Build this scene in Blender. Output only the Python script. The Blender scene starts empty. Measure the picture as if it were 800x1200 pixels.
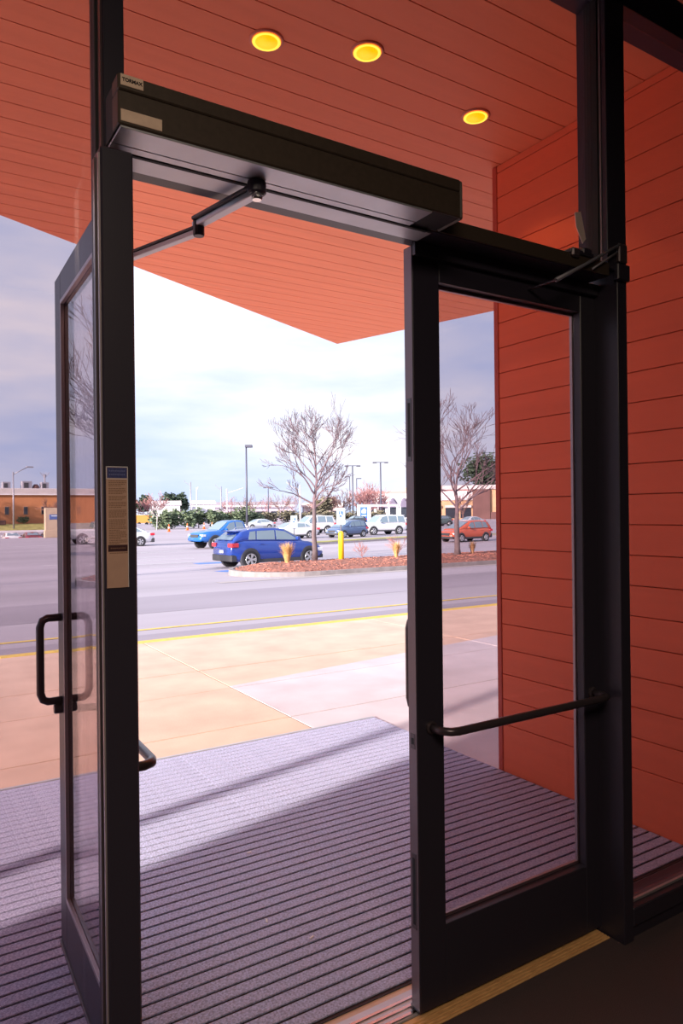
import bpy, bmesh, math, random
from mathutils import Vector, Matrix, noise as mnoise
random.seed(11)
C = bpy.context.scene.collection
SC = bpy.context.scene
PI = math.pi
R = math.radians

# ------------------------------------------------------------------ camera
CAM_H = 1.6
cam_data = bpy.data.cameras.new('camera')
cam = bpy.data.objects.new('camera', cam_data); C.objects.link(cam)
FPX = 835.2
cam_data.sensor_fit = 'VERTICAL'; cam_data.sensor_height = 36.0
cam_data.lens = FPX / 1200.0 * 36.0
cam_data.clip_start = 0.05; cam_data.clip_end = 1500
yaw, pit, rol = R(32.183), R(0.062), R(0.6386)
fw = Vector((math.sin(yaw) * math.cos(pit), math.cos(yaw) * math.cos(pit), math.sin(pit)))
rt0 = Vector((math.cos(yaw), -math.sin(yaw), 0)); dn0 = fw.cross(rt0)
rt = rt0 * math.cos(rol) + dn0 * math.sin(rol)
dn = -rt0 * math.sin(rol) + dn0 * math.cos(rol)
cam.matrix_world = Matrix(((rt.x, -dn.x, -fw.x, 0), (rt.y, -dn.y, -fw.y, 0), (rt.z, -dn.z, -fw.z, CAM_H), (0, 0, 0, 1)))
SC.camera = cam

# ------------------------------------------------------------------ exposure
SC.view_settings.view_transform = 'Standard'
SC.view_settings.look = 'None'
SC.view_settings.exposure = 0.95
SC.view_settings.gamma = 1.0
SC.view_settings.use_curve_mapping = False

# ------------------------------------------------------------------ sky: thin bright cloud with pale blue gaps
W = bpy.data.worlds.new('sky'); SC.world = W; W.use_nodes = True
wn = W.node_tree; wn.nodes.clear()
o_ = wn.nodes.new('ShaderNodeOutputWorld'); bg = wn.nodes.new('ShaderNodeBackground')
tc = wn.nodes.new('ShaderNodeTexCoord'); mp = wn.nodes.new('ShaderNodeMapping')
mp.inputs['Scale'].default_value = (1.0, 1.0, 4.2)
mp.inputs['Location'].default_value = (0.35, 0.1, 0.25)
nz = wn.nodes.new('ShaderNodeTexNoise'); nz.inputs['Scale'].default_value = 2.3
nz.inputs['Detail'].default_value = 7; nz.inputs['Roughness'].default_value = 0.52
rp = wn.nodes.new('ShaderNodeValToRGB')
rp.color_ramp.elements[0].position = 0.34; rp.color_ramp.elements[0].color = (0.49, 0.62, 0.96, 1)
rp.color_ramp.elements[1].position = 0.66; rp.color_ramp.elements[1].color = (1.0, 0.98, 1.04, 1)
e = rp.color_ramp.elements.new(0.5); e.color = (0.72, 0.79, 1.0, 1)
wn.links.new(tc.outputs['Generated'], mp.inputs['Vector']); wn.links.new(mp.outputs['Vector'], nz.inputs['Vector'])
wn.links.new(nz.outputs['Fac'], rp.inputs['Fac']); wn.links.new(rp.outputs['Color'], bg.inputs['Color'])
bg.inputs['Strength'].default_value = 0.65
wn.links.new(bg.outputs['Background'], o_.inputs['Surface'])

# ------------------------------------------------------------------ low veiled sun from the left, a little behind the facade
sd = bpy.data.lights.new('sun', 'SUN'); sun = bpy.data.objects.new('sun', sd); C.objects.link(sun)
sd.energy = 6.0; sd.angle = R(1.2); sd.color = (1.0, 0.87, 0.76)
el = R(15.0)
sdir = Vector((0.967 * math.cos(el), 0.255 * math.cos(el), -math.sin(el)))
sun.rotation_euler = sdir.to_track_quat('-Z', 'Y').to_euler()
sun.location = (-20, -5, 12)

# dim warm vestibule lamp on the inside ceiling, behind the camera
ad = bpy.data.lights.new('vestibule_lamp', 'AREA'); al = bpy.data.objects.new('vestibule_lamp', ad); C.objects.link(al)
ad.energy = 34; ad.shape = 'RECTANGLE'; ad.size = 1.6; ad.size_y = 1.2; ad.color = (1.0, 0.80, 0.62)
al.location = (-0.5, -1.0, 3.3)

# ------------------------------------------------------------------ materials
MATS = {}
def mat(name, col, rough=0.6, metal=0.0, noise=0.0, nscale=20.0, bump=0.0, bscale=None, spec=0.5, stretch=None, col2=None,
        emit=None, estr=0.0, coat=0.0, coords='Object', ndetail=4.0, r0=0.3, r1=0.7):
    if name in MATS: return MATS[name]
    m = bpy.data.materials.new(name); m.use_nodes = True
    nt = m.node_tree; b = nt.nodes['Principled BSDF']
    b.inputs['Base Color'].default_value = (*col, 1); b.inputs['Roughness'].default_value = rough
    b.inputs['Metallic'].default_value = metal; b.inputs['Specular IOR Level'].default_value = spec
    if coat: b.inputs['Coat Weight'].default_value = coat; b.inputs['Coat Roughness'].default_value = 0.05
    t = nt.nodes.new('ShaderNodeTexCoord'); mpn = nt.nodes.new('ShaderNodeMapping')
    nt.links.new(t.outputs[coords], mpn.inputs['Vector'])
    if stretch: mpn.inputs['Scale'].default_value = stretch
    n = nt.nodes.new('ShaderNodeTexNoise'); n.inputs['Scale'].default_value = nscale; n.inputs['Detail'].default_value = ndetail
    nt.links.new(mpn.outputs['Vector'], n.inputs['Vector'])
    if noise or col2:
        r = nt.nodes.new('ShaderNodeValToRGB')
        c2 = col2 if col2 else tuple(min(1, c * (1 + noise)) for c in col)
        c1 = col if col2 else tuple(c * (1 - noise) for c in col)
        r.color_ramp.elements[0].position = r0; r.color_ramp.elements[1].position = r1
        r.color_ramp.elements[0].color = (*c1, 1); r.color_ramp.elements[1].color = (*c2, 1)
        nt.links.new(n.outputs['Fac'], r.inputs['Fac']); nt.links.new(r.outputs['Color'], b.inputs['Base Color'])
    if bump:
        n2 = nt.nodes.new('ShaderNodeTexNoise'); n2.inputs['Scale'].default_value = bscale or nscale * 4; n2.inputs['Detail'].default_value = 3
        nt.links.new(mpn.outputs['Vector'], n2.inputs['Vector'])
        bp = nt.nodes.new('ShaderNodeBump'); bp.inputs['Strength'].default_value = bump; bp.inputs['Distance'].default_value = 0.01
        nt.links.new(n2.outputs['Fac'], bp.inputs['Height']); nt.links.new(bp.outputs['Normal'], b.inputs['Normal'])
    if emit:
        b.inputs['Emission Color'].default_value = (*emit, 1); b.inputs['Emission Strength'].default_value = estr
    MATS[name] = m
    return m

def glass_mat(name, tint, refl=(1, 1, 1), base=0.04):
    m = bpy.data.materials.new(name); m.use_nodes = True
    nt = m.node_tree; nt.nodes.clear()
    out = nt.nodes.new('ShaderNodeOutputMaterial'); mix = nt.nodes.new('ShaderNodeMixShader')
    tr = nt.nodes.new('ShaderNodeBsdfTransparent'); tr.inputs['Color'].default_value = (*tint, 1)
    gl = nt.nodes.new('ShaderNodeBsdfGlossy'); gl.inputs['Roughness'].default_value = 0.0; gl.inputs['Color'].default_value = (*refl, 1)
    lw = nt.nodes.new('ShaderNodeLayerWeight'); lw.inputs['Blend'].default_value = 0.5
    pw = nt.nodes.new('ShaderNodeMath'); pw.operation = 'POWER'; pw.inputs[1].default_value = 5.0
    ma = nt.nodes.new('ShaderNodeMath'); ma.operation = 'MULTIPLY_ADD'; ma.inputs[1].default_value = 1 - base; ma.inputs[2].default_value = base
    nt.links.new(lw.outputs['Facing'], pw.inputs[0]); nt.links.new(pw.outputs[0], ma.inputs[0]); nt.links.new(ma.outputs[0], mix.inputs['Fac'])
    nt.links.new(tr.outputs[0], mix.inputs[1]); nt.links.new(gl.outputs[0], mix.inputs[2]); nt.links.new(mix.outputs[0], out.inputs['Surface'])
    MATS[name] = m
    return m

GLASS = glass_mat('tinted_glass', (0.79, 0.73, 0.745))
BRONZE = mat('dark_bronze_metal', (0.036, 0.031, 0.047), 0.38, 0.0, spec=0.45, bump=0.04, bscale=300)
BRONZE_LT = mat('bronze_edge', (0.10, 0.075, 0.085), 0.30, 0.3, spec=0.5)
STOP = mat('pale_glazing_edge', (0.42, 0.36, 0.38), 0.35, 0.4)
RUBBER = mat('black_gasket', (0.012, 0.011, 0.012), 0.7)
ALU = mat('satin_aluminium', (0.55, 0.56, 0.60), 0.42, 0.55, noise=0.08, nscale=6)
CHROME = mat('bright_metal', (0.7, 0.7, 0.72), 0.2, 1.0)
PULL = mat('dark_pull_metal', (0.085, 0.065, 0.075), 0.28, 0.4)
HOUSING = mat('operator_housing', (0.070, 0.050, 0.036), 0.5, 0.0, noise=0.12, nscale=60)
BRASS = mat('brass_threshold', (0.95, 0.47, 0.19), 0.5, 0.0, noise=0.25, nscale=30, stretch=(1, 8, 8))
STICKER = mat('aged_sticker', (0.58, 0.36, 0.27), 0.6, noise=0.06, nscale=30)
CREAM = mat('cream_label', (0.95, 0.70, 0.53), 0.5, noise=0.08, nscale=40)
INK = mat('black_ink', (0.03, 0.02, 0.02), 0.6)
TXT = mat('brown_small_print', (0.30, 0.165, 0.10), 0.6)
BLUEINK = mat('blue_title_ink', (0.05, 0.06, 0.20), 0.5, noise=0.35, nscale=300)
MAROON = mat('maroon_ink', (0.06, 0.02, 0.025), 0.5, noise=0.3, nscale=300)
ORANGE = mat('orange_soffit_plank', (0.92, 0.275, 0.135), 0.55, noise=0.05, nscale=3, stretch=(0.3, 6, 6), spec=0.3)
ORANGEW = mat('orange_wall_plank', (0.88, 0.17, 0.075), 0.5, noise=0.05, nscale=3, stretch=(6, 0.3, 6), spec=0.3)
OTRIM = mat('orange_corner_trim', (0.55, 0.075, 0.04), 0.5)
OBACK = mat('plank_joint_shadow_backing', (0.32, 0.07, 0.035), 0.8)
DARKWALL = mat('dark_plaster', (0.06, 0.05, 0.05), 0.9)
CARPET = mat('dark_brown_carpet', (0.10, 0.066, 0.072), 0.95, noise=0.6, nscale=400, bump=0.6, bscale=500)
MATF = mat('charcoal_mat_pile', (0.55, 0.57, 0.83), 0.95, noise=0.28, nscale=130, bump=0.9, bscale=260, spec=0.1, r0=0.35, r1=0.65, coords='Object')
MATB = mat('mat_rail', (0.035, 0.022, 0.03), 0.6)
TANC = mat('tan_concrete', (0.72, 0.51, 0.40), 0.85, noise=0.12, nscale=2.2, bump=0.15, bscale=60, ndetail=8)
GREYC = mat('grey_concrete', (0.64, 0.58, 0.62), 0.8, noise=0.14, nscale=1.6, bump=0.15, bscale=60, ndetail=8)
KERBC = mat('kerb_concrete', (0.44, 0.38, 0.38), 0.85, noise=0.1, nscale=3)
YELLOWP = mat('yellow_paint', (0.80, 0.55, 0.10), 0.6, noise=0.12, nscale=12)
WHITEP = mat('white_paint', (0.80, 0.78, 0.80), 0.6, noise=0.06, nscale=8)
BLUEP = mat('blue_paint', (0.08, 0.22, 0.75), 0.6, noise=0.2, nscale=6)
ASPH = mat('grey_asphalt', (0.42, 0.37, 0.42), 0.85, noise=0.16, nscale=0.22, stretch=(0.18, 1.3, 1), bump=0.1, bscale=80, ndetail=8)
MULCH = mat('red_brown_mulch', (0.30, 0.12, 0.09), 0.95, noise=0.55, nscale=9, bump=0.7, bscale=30)
CHIP = mat('mulch_chip', (0.36, 0.15, 0.115), 0.9, noise=0.4, nscale=2)
GRASS = mat('winter_grass', (0.40, 0.37, 0.12), 0.95, noise=0.3, nscale=1.2, bump=0.4)
BARK = mat('grey_bark', (0.15, 0.11, 0.12), 0.9, noise=0.25, nscale=8, stretch=(1, 1, 0.2))
BARK2 = mat('brown_twigs', (0.22, 0.125, 0.11), 0.9, noise=0.2, nscale=3)
PINKT = mat('reddish_twigs', (0.40, 0.20, 0.20), 0.9, noise=0.2, nscale=3)
LEAFD = mat('dark_evergreen', (0.055, 0.085, 0.055), 0.9, noise=0.4, nscale=0.8)
LEAFH = mat('hedge_green', (0.15, 0.20, 0.12), 0.9, noise=0.5, nscale=0.9)
LEAFO = mat('olive_brown_leaf', (0.19, 0.17, 0.12), 0.9, noise=0.4, nscale=0.9)
TANGR = mat('dry_tan_grass', (0.66, 0.40, 0.17), 0.9, noise=0.25, nscale=6)
REDSH = mat('red_shrub_twig', (0.42, 0.17, 0.15), 0.9)
BRICK = mat('orange_brick', (0.56, 0.24, 0.115), 0.9, noise=0.1, nscale=0.35)
BRICK2 = mat('brown_brick', (0.16, 0.085, 0.082), 0.9, noise=0.15, nscale=0.5)
TANB = mat('tan_block', (0.62, 0.40, 0.24), 0.9, noise=0.1, nscale=0.5)
PALE = mat('pale_metal_fascia', (0.62, 0.57, 0.58), 0.7, noise=0.05, nscale=1)
WHITEB = mat('white_render', (0.78, 0.74, 0.78), 0.8, noise=0.05, nscale=1)
GREYR = mat('grey_roof', (0.30, 0.28, 0.34), 0.8, noise=0.1, nscale=1)
BEIGE = mat('beige_stone', (0.55, 0.43, 0.31), 0.85, noise=0.08, nscale=2)
DGLASS = mat('dark_window_glass', (0.03, 0.035, 0.05), 0.08, spec=0.8)
CGLASS = mat('car_window_glass', (0.20, 0.27, 0.33), 0.05, spec=0.9)
TYRE = mat('tyre_rubber', (0.02, 0.019, 0.022), 0.8)
RIM = mat('alloy_rim', (0.62, 0.62, 0.66), 0.3, 0.6)
PLAST = mat('black_car_plastic', (0.05, 0.05, 0.06), 0.6)
TAIL = mat('red_tail_lamp', (0.60, 0.03, 0.05), 0.2, coat=0.5)
HEAD = mat('clear_head_lamp', (0.75, 0.78, 0.85), 0.1, coat=0.5)
PLATE = mat('number_plate', (0.75, 0.75, 0.78), 0.5)
STEEL = mat('galvanised_steel', (0.36, 0.35, 0.40), 0.5, 0.4)
POLEB = mat('dark_lamp_pole', (0.10, 0.10, 0.14), 0.5, 0.3)
CONE = mat('traffic_cone_orange', (0.90, 0.18, 0.04), 0.5)
SIGNW = mat('sign_white', (0.72, 0.82, 0.86), 0.5)
SIGNB = mat('sign_blue', (0.04, 0.13, 0.55), 0.5)
LAMPY = mat('glowing_downlight', (1.0, 0.7, 0.1), 0.5, emit=(1.0, 0.50, 0.0), estr=1.15)
LAMPY2 = mat('glowing_downlight_rim', (1.0, 0.6, 0.1), 0.5, emit=(1.0, 0.62, 0.05), estr=1.5)
TAPE = mat('cloudy_tape', (0.95, 0.74, 0.66), 0.4)
SCRAP = mat('pale_scrap', (0.85, 0.83, 0.85), 0.8)
PAINTS = {}
def paint(name, col):
    if name not in PAINTS: PAINTS[name] = mat('car_paint_' + name, col, 0.25, 0.0, spec=0.5, coat=0.8)
    return PAINTS[name]

# ------------------------------------------------------------------ mesh helpers
class MB:
    def __init__(s): s.v = []; s.f = []
    def add(s, vs, fs):
        b = len(s.v); s.v += [tuple(v) for v in vs]; s.f += [tuple(b + i for i in f) for f in fs]; return s
    def box(s, x0, x1, y0, y1, z0, z1, c=0.0):
        if c <= 0:
            vs = [(x0, y0, z0), (x1, y0, z0), (x1, y1, z0), (x0, y1, z0), (x0, y0, z1), (x1, y0, z1), (x1, y1, z1), (x0, y1, z1)]
            return s.add(vs, [(0, 3, 2, 1), (4, 5, 6, 7), (0, 1, 5, 4), (1, 2, 6, 5), (2, 3, 7, 6), (3, 0, 4, 7)])
        bm = bmesh.new(); bmesh.ops.create_cube(bm, size=1)
        for v in bm.verts:
            v.co = Vector(((x0 + x1) / 2 + v.co.x * (x1 - x0), (y0 + y1) / 2 + v.co.y * (y1 - y0), (z0 + z1) / 2 + v.co.z * (z1 - z0)))
        bmesh.ops.bevel(bm, geom=bm.edges[:], offset=c, segments=1, affect='EDGES', clamp_overlap=True)
        bm.verts.index_update()
        s.add([v.co for v in bm.verts], [[v.index for v in f.verts] for f in bm.faces]); bm.free(); return s
    def obox(s, M, sx, sy, sz, c=0.0):
        t = MB().box(-sx / 2, sx / 2, -sy / 2, sy / 2, -sz / 2, sz / 2, c)
        return s.add([M @ Vector(v) for v in t.v], t.f)
    def tube(s, pts, rad, n=10, caps=True):
        pts = [Vector(p) for p in pts]
        rs = rad if isinstance(rad, (list, tuple)) else [rad] * len(pts)
        rings = []; ref = None
        for i, p in enumerate(pts):
            if i == 0: d = pts[1] - pts[0]
            elif i == len(pts) - 1: d = pts[-1] - pts[-2]
            else: d = (pts[i + 1] - p).normalized() + (p - pts[i - 1]).normalized()
            d.normalize()
            if ref is None: ref = Vector((0, 0, 1)) if abs(d.z) < 0.9 else Vector((1, 0, 0))
            u = d.cross(ref)
            if u.length < 1e-5: u = d.cross(Vector((0.3, 0.8, 0.5)))
            u.normalize(); w = d.cross(u); ref = u.cross(d)
            rings.append([p + (u * math.cos(2 * PI * k / n) + w * math.sin(2 * PI * k / n)) * rs[i] for k in range(n)])
        vs = [v for r_ in rings for v in r_]; fs = []
        for i in range(len(pts) - 1):
            for k in range(n):
                a, b_ = i * n + k, i * n + (k + 1) % n
                fs.append((a, b_, b_ + n, a + n))
        if caps: fs.append(tuple(range(n - 1, -1, -1))); fs.append(tuple((len(pts) - 1) * n + k for k in range(n)))
        return s.add(vs, fs)
    def prism(s, poly, z0, z1):
        n = len(poly)
        vs = [(p[0], p[1], z0) for p in poly] + [(p[0], p[1], z1) for p in poly]
        fs = [tuple(range(n - 1, -1, -1)), tuple(range(n, 2 * n))] + [(i, (i + 1) % n, n + (i + 1) % n, n + i) for i in range(n)]
        return s.add(vs, fs)
    def lathe(s, prof, n=16, M=None):
        vs = []; fs = []
        for (r_, z) in prof:
            for k in range(n): vs.append(Vector((r_ * math.cos(2 * PI * k / n), r_ * math.sin(2 * PI * k / n), z)))
        for i in range(len(prof) - 1):
            for k in range(n):
                a, b_ = i * n + k, i * n + (k + 1) % n
                fs.append((a, b_, b_ + n, a + n))
        fs.append(tuple(range(n - 1, -1, -1))); fs.append(tuple((len(prof) - 1) * n + k for k in range(n)))
        if M: vs = [M @ v for v in vs]
        return s.add(vs, fs)
    def build(s, name, m, parent=None, smooth=False, fix=True):
        me = bpy.data.meshes.new(name); me.from_pydata([tuple(v) for v in s.v], [], s.f)
        if fix:
            bm = bmesh.new(); bm.from_mesh(me); bmesh.ops.recalc_face_normals(bm, faces=bm.faces[:]); bm.to_mesh(me); bm.free()
        if smooth:
            me.polygons.foreach_set('use_smooth', [True] * len(me.polygons))
        me.materials.append(m); me.update()
        o = bpy.data.objects.new(name, me); C.objects.link(o)
        if parent: o.parent = parent
        return o

def tag(o, label=None, cat=None, group=None, kind=None):
    if label: o['label'] = label
    if cat: o['category'] = cat
    if group: o['group'] = group
    if kind: o['kind'] = kind
    return o
def thing(name, label, cat, loc=(0, 0, 0), rz=0.0, group=None):
    o = bpy.data.objects.new(name, None); C.objects.link(o)
    o.location = loc; o.rotation_euler = (0, 0, rz); o.empty_display_size = 0.2
    return tag(o, label, cat, group)
def struct(o, label=None): o['kind'] = 'structure'; return tag(o, label)
def sroot(name, label=None):
    o = bpy.data.objects.new(name, None); C.objects.link(o); return struct(o, label)
def copy_tree(o, parent=None):
    c = o.copy(); C.objects.link(c); c.parent = parent
    for ch in list(o.children): copy_tree(ch, c)
    return c
def bx(name, m, parent, x0, x1, y0, y1, z0, z1, c=0.0): return MB().box(x0, x1, y0, y1, z0, z1, c).build(name, m, parent)

def clip(poly, a, b, c):      # keep a*x+b*y+c >= 0
    out = []
    for i in range(len(poly)):
        p, q = poly[i], poly[(i + 1) % len(poly)]
        dp, dq = a * p[0] + b * p[1] + c, a * q[0] + b * q[1] + c
        if dp >= 0: out.append(p)
        if dp * dq < 0:
            t = dp / (dp - dq); out.append((p[0] + t * (q[0] - p[0]), p[1] + t * (q[1] - p[1])))
    return out

# ------------------------------------------------------------------ ground
def smooth(a, b, t):
    u = max(0.0, min(1.0, (t - a) / (b - a))); return u * u * (3 - 2 * u)
def tz(x, y):
    if y <= 27: z = -0.15 - 0.43 * (y - 9) / 18
    else: z = -0.58 - 0.04 * min(1, (y - 27) / 33)
    z -= 1.13 * smooth(80, 86, y) * (1 - smooth(100, 106, y)) * smooth(2, 5, x) * (1 - smooth(17, 20, x))
    if y > 100: z += 1.05 * smooth(109, 119, y) * (1 - smooth(30, 44, x))
    return z
def grid_mesh(name, m, xs, ys, zf, parent=None):
    vs = [(x, y, zf(x, y)) for y in ys for x in xs]; nx = len(xs)
    fs = [(j * nx + i, j * nx + i + 1, (j + 1) * nx + i + 1, (j + 1) * nx + i) for j in range(len(ys) - 1) for i in range(nx - 1)]
    return MB().add(vs, fs).build(name, m, parent, fix=False)
def frange(a, b, st):
    n = max(1, round((b - a) / st)); return [a + (b - a) * i / n for i in range(n + 1)]
xs = frange(-120, 0, 10) + frange(1, 48, 1) + frange(54, 500, 12)
ys = [9.04] + frange(10, 27, 1.0) + frange(30, 78, 4) + frange(79, 122, 1.0) + frange(130, 620, 30)
road = grid_mesh('asphalt_road', ASPH, xs, ys, tz)
struct(road, 'grey asphalt road and car park sloping away from the kerb')

def flat_strip(name, m, pts, lift=0.006, parent=None, w=0.1):
    """painted line following the ground along pts"""
    vs = []; fs = []
    P = []
    for i in range(len(pts) - 1):
        a, b = Vector(pts[i]), Vector(pts[i + 1]); n = max(1, int((b - a).length / 0.7))
        for k in range(n): P.append(a.lerp(b, k / n))
    P.append(Vector(pts[-1]))
    for i, p in enumerate(P):
        d = (P[min(i + 1, len(P) - 1)] - P[max(i - 1, 0)]).normalized(); nrm = Vector((-d.y, d.x))
        for s_ in (-1, 1):
            q = p + nrm * s_ * w / 2; vs.append((q.x, q.y, tz(q.x, q.y) + lift))
    for i in range(len(P) - 1): fs.append((2 * i, 2 * i + 1, 2 * i + 3, 2 * i + 2))
    return MB().add(vs, fs).build(name, m, parent)
flat_strip('road_line', YELLOWP, [(-60, 11.1), (90, 11.1)], w=0.13, parent=road)
flat_strip('gutter_strip', KERBC, [(8.0, 19.45), (60, 19.45)], w=0.5, parent=road)
for (a, b, w) in [((7.2, 31.2), (12.2, 31.2), .14), ((5.5, 33.6), (12.6, 33.7), .14), ((9.2, 36.2), (15.6, 36.3), .14), ((10.5, 41.2), (15.2, 41.3), .14),
                  ((13.2, 46.2), (19.2, 46.2), .16), ((9.0, 29.3), (12.0, 28.9), .12), ((3.5, 56.0), (11.5, 57.6), .28), ((20, 30.5), (26, 30.5), .14), ((21, 34.5), (27, 34.5), .14),
                  ((27, 33), (33, 33), .14), ((28, 43), (36, 43), .16), ((-11, 27), (-4, 27), .14), ((-12, 33), (-5, 33), .14)]:
    flat_strip('parking_line', WHITEP, [a, b], w=w, parent=road)
flat_strip('accessible_bay_paint', BLUEP, [(10.2, 24.7), (11.6, 24.9)], w=0.9, lift=0.004, parent=road)
flat_strip('accessible_bay_paint', BLUEP, [(11.3, 30.1), (12.6, 30.1)], w=0.8, lift=0.004, parent=road)
flat_strip('asphalt_patch', mat('dark_asphalt', (0.34, 0.295, 0.345), 0.85, noise=0.1, nscale=0.4, stretch=(0.2, 1, 1)), [(-50, 15.0), (80, 15.0)], w=3.4, lift=0.003, parent=road)
flat_strip('asphalt_patch', MATS['dark_asphalt'], [(-30, 9.9), (60, 9.9)], w=1.3, lift=0.003, parent=road)

# sidewalk of cast slabs, joints recessed
walk = sroot('sidewalk', 'tan and grey concrete sidewalk slabs outside the doors')
bx('slab_bed', mat('dark_joint', (0.20, 0.14, 0.11), 0.95), walk, -14, 34, 1.9, 8.86, -0.3, -0.006)
xj = [-14, -8.2, -2.8, 2.63, 6.05, 11.5, 17, 22.5, 28, 34]
yj = [1.9, 4.97, 6.1, 6.95, 8.86]
G = 0.008
for i in range(len(xj) - 1):
    for j in range(len(yj) - 1):
        x0, x1, y0, y1 = xj[i], xj[i + 1], yj[j], yj[j + 1]
        pieces = []
        if i >= 3 and j < 3:
            # grey entrance pad, its far edge oblique, tan beyond it
            if j < 2: pieces = [([(x0, y0), (x1, y0), (x1, y1), (x0, y1)], GREYC)]
            else:
                base = [(x0 + G, y0 + G), (x1 - G, y0 + G), (x1 - G, y1 - G), (x0 + G, y1 - G)]
                a, b, c = 0.14, -1.0, 5.80
                pieces = [(clip(base, a, b, c), GREYC), (clip(base, -a, -b, -c - 0.004), TANC)]
        else: pieces = [([(x0, y0), (x1, y0), (x1, y1), (x0, y1)], TANC)]
        for poly, m in pieces:
            if len(poly) < 3: continue
            if j < 2 or not (i >= 3 and j < 3):
                poly = [(x0 + G, y0 + G), (x1 - G, y0 + G), (x1 - G, y1 - G), (x0 + G, y1 - G)]
            MB().prism(poly, -0.1, random.uniform(-0.001, 0.001)).build('slab', m, walk)
for i in range(16):
    x0 = -14 + i * 3.0
    MB().box(x0 + G, x0 + 3 - G, 8.868, 9.05, -0.3, 0.0, 0.012).build('kerb_stone', YELLOWP, walk)

# ------------------------------------------------------------------ interior floor and the dark vestibule round the camera
fl = bx('floor', CARPET, None, -4.2, 5.2, -3.4, 1.895, -0.12, 0.0); struct(fl, 'dark brown carpet inside the doors')
struct(bx('wall_back', DARKWALL, None, -4.4, 5.4, -3.6, -3.4, -0.12, 4.1))
struct(bx('wall_left', DARKWALL, None, -4.4, -4.2, -3.4, 1.80, -0.12, 4.1))
struct(bx('wall_right_inside', DARKWALL, None, 5.2, 5.4, -3.4, 1.80, -0.12, 4.1))
struct(bx('ceiling_inside', DARKWALL, None, -4.2, 5.2, -3.4, 1.66, 3.62, 4.1))
struct(bx('wall_front', DARKWALL, None, -4.2, -1.75, 1.67, 1.80, -0.12, 4.1))
struct(bx('wall_front_right', DARKWALL, None, 3.16, 5.2, 1.67, 1.80, -0.12, 4.1))

# ------------------------------------------------------------------ orange soffit of planks
ZC = 3.72
soffit = sroot('ceiling', 'orange plank soffit over the entrance')
outline = [(-4.4, 1.72), (6.62, 1.72), (4.738, 7.585), (-4.4, 2.93)]
def half_planes(poly):
    hp = []
    for i in range(len(poly)):
        p, q = poly[i], poly[(i + 1) % len(poly)]
        hp.append((-(q[1] - p[1]), q[0] - p[0], (q[1] - p[1]) * p[0] - (q[0] - p[0]) * p[1]))
    return hp
HP = half_planes(outline)
y = 3.322 - 0.1645 * 9
PW = 0.1645
while y < 7.6:
    poly = [(-5, y + 0.003), (8, y + 0.003), (8, y + PW - 0.003), (-5, y + PW - 0.003)]
    for h in HP: poly = clip(poly, *h) if len(poly) >= 3 else poly
    if len(poly) >= 3:
        MB().prism(poly, ZC, ZC + 0.018).build('plank', ORANGE, soffit)
    y += PW
MB().prism(outline, ZC + 0.012, ZC + 0.03).build('backing', OBACK, soffit)
big = [(-4.43, 1.72), (6.66, 1.72), (4.76, 7.62), (-4.43, 2.96)]
MB().prism(big, ZC + 0.03, ZC + 0.40).build('fascia', mat('bronze_fascia', (0.10, 0.05, 0.04), 0.5), soffit)

# right wall of orange planks
wr = sroot('wall_right', 'orange plank wall right of the doors')
bx('backing', OBACK, wr, 3.172, 3.40, 1.80, 3.19, -0.1, ZC)
z = 0.0; PH = 0.1536
zt0 = 2.752 - PH * 17
zl = [0.0]
zz = zt0 + PH
while zz < ZC - 0.02:
    if zz > 0.10: zl.append(zz)
    zz += PH
zl.append(ZC - 0.001)
for a, b in zip(zl[:-1], zl[1:]):
    MB().box(3.16, 3.173, 1.70, 3.185, a + 0.0022, b - 0.0022, 0.0015).build('plank', ORANGEW, wr)
bx('corner_trim', OTRIM, wr, 3.155, 3.41, 3.185, 3.225, -0.1, ZC, 0.004)

# canopy post off to the left; its shadow crosses the mat
post = thing('canopy_post', 'slim dark round post carrying the canopy, left of the entrance', 'post', (-4.0, 2.36, 0))
MB().tube([(0, 0, 0), (0, 0, 3.70)], 0.055, 16).build('shaft', BRONZE, post, True)
MB().lathe([(0.11, 0.0), (0.11, 0.012), (0.07, 0.02)], 16).build('base_plate', BRONZE, post)

# ------------------------------------------------------------------ storefront frame
FR = thing('storefront_frame', 'dark bronze aluminium storefront frame holding the glass around both doors', 'frame', (1.4, 1.7, 0))
def part(name, m, x0, x1, y0, y1, z0, z1, c=0.002, par=None):
    o = MB().box(x0 - 1.4, x1 - 1.4, y0 - 1.7, y1 - 1.7, z0, z1, c).build(name, m, par or FR); return o
ZT = 3.62
YG = 1.726
part('mullion', BRONZE, 0.418, 0.466, 1.67, 1.80, 0.0, ZT)
part('jamb', BRONZE, 0.392, 0.464, 1.60, 1.668, 0.0, 2.415, 0.004)
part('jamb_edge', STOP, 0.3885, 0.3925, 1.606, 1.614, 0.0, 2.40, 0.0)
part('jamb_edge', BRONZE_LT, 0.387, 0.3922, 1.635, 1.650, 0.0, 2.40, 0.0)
part('mullion', BRONZE, 2.205, 2.312, 1.67, 1.80, 2.48, ZT)
part('mullion', BRONZE, 2.258, 2.312, 1.67, 1.80, 0.0, 2.48)
part('jamb', BRONZE, 2.256, 2.30, 1.772, 1.82, 0.0, 2.45)
part('transom_bar', BRONZE, 0.466, 2.205, 1.67, 1.80, 2.447, 2.497)
part('door_stop', BRONZE, 1.385, 2.256, 1.752, 1.769, 2.405, 2.447)
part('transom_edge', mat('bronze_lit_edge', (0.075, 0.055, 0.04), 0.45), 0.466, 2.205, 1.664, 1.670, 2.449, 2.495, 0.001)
part('head_bar', BRONZE, -1.75, 3.16, 1.67, 1.80, 3.475, ZT)
part('sill', BRONZE, 2.312, 3.16, 1.67, 1.79, 0.05, 0.118, 0.004)
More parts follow.
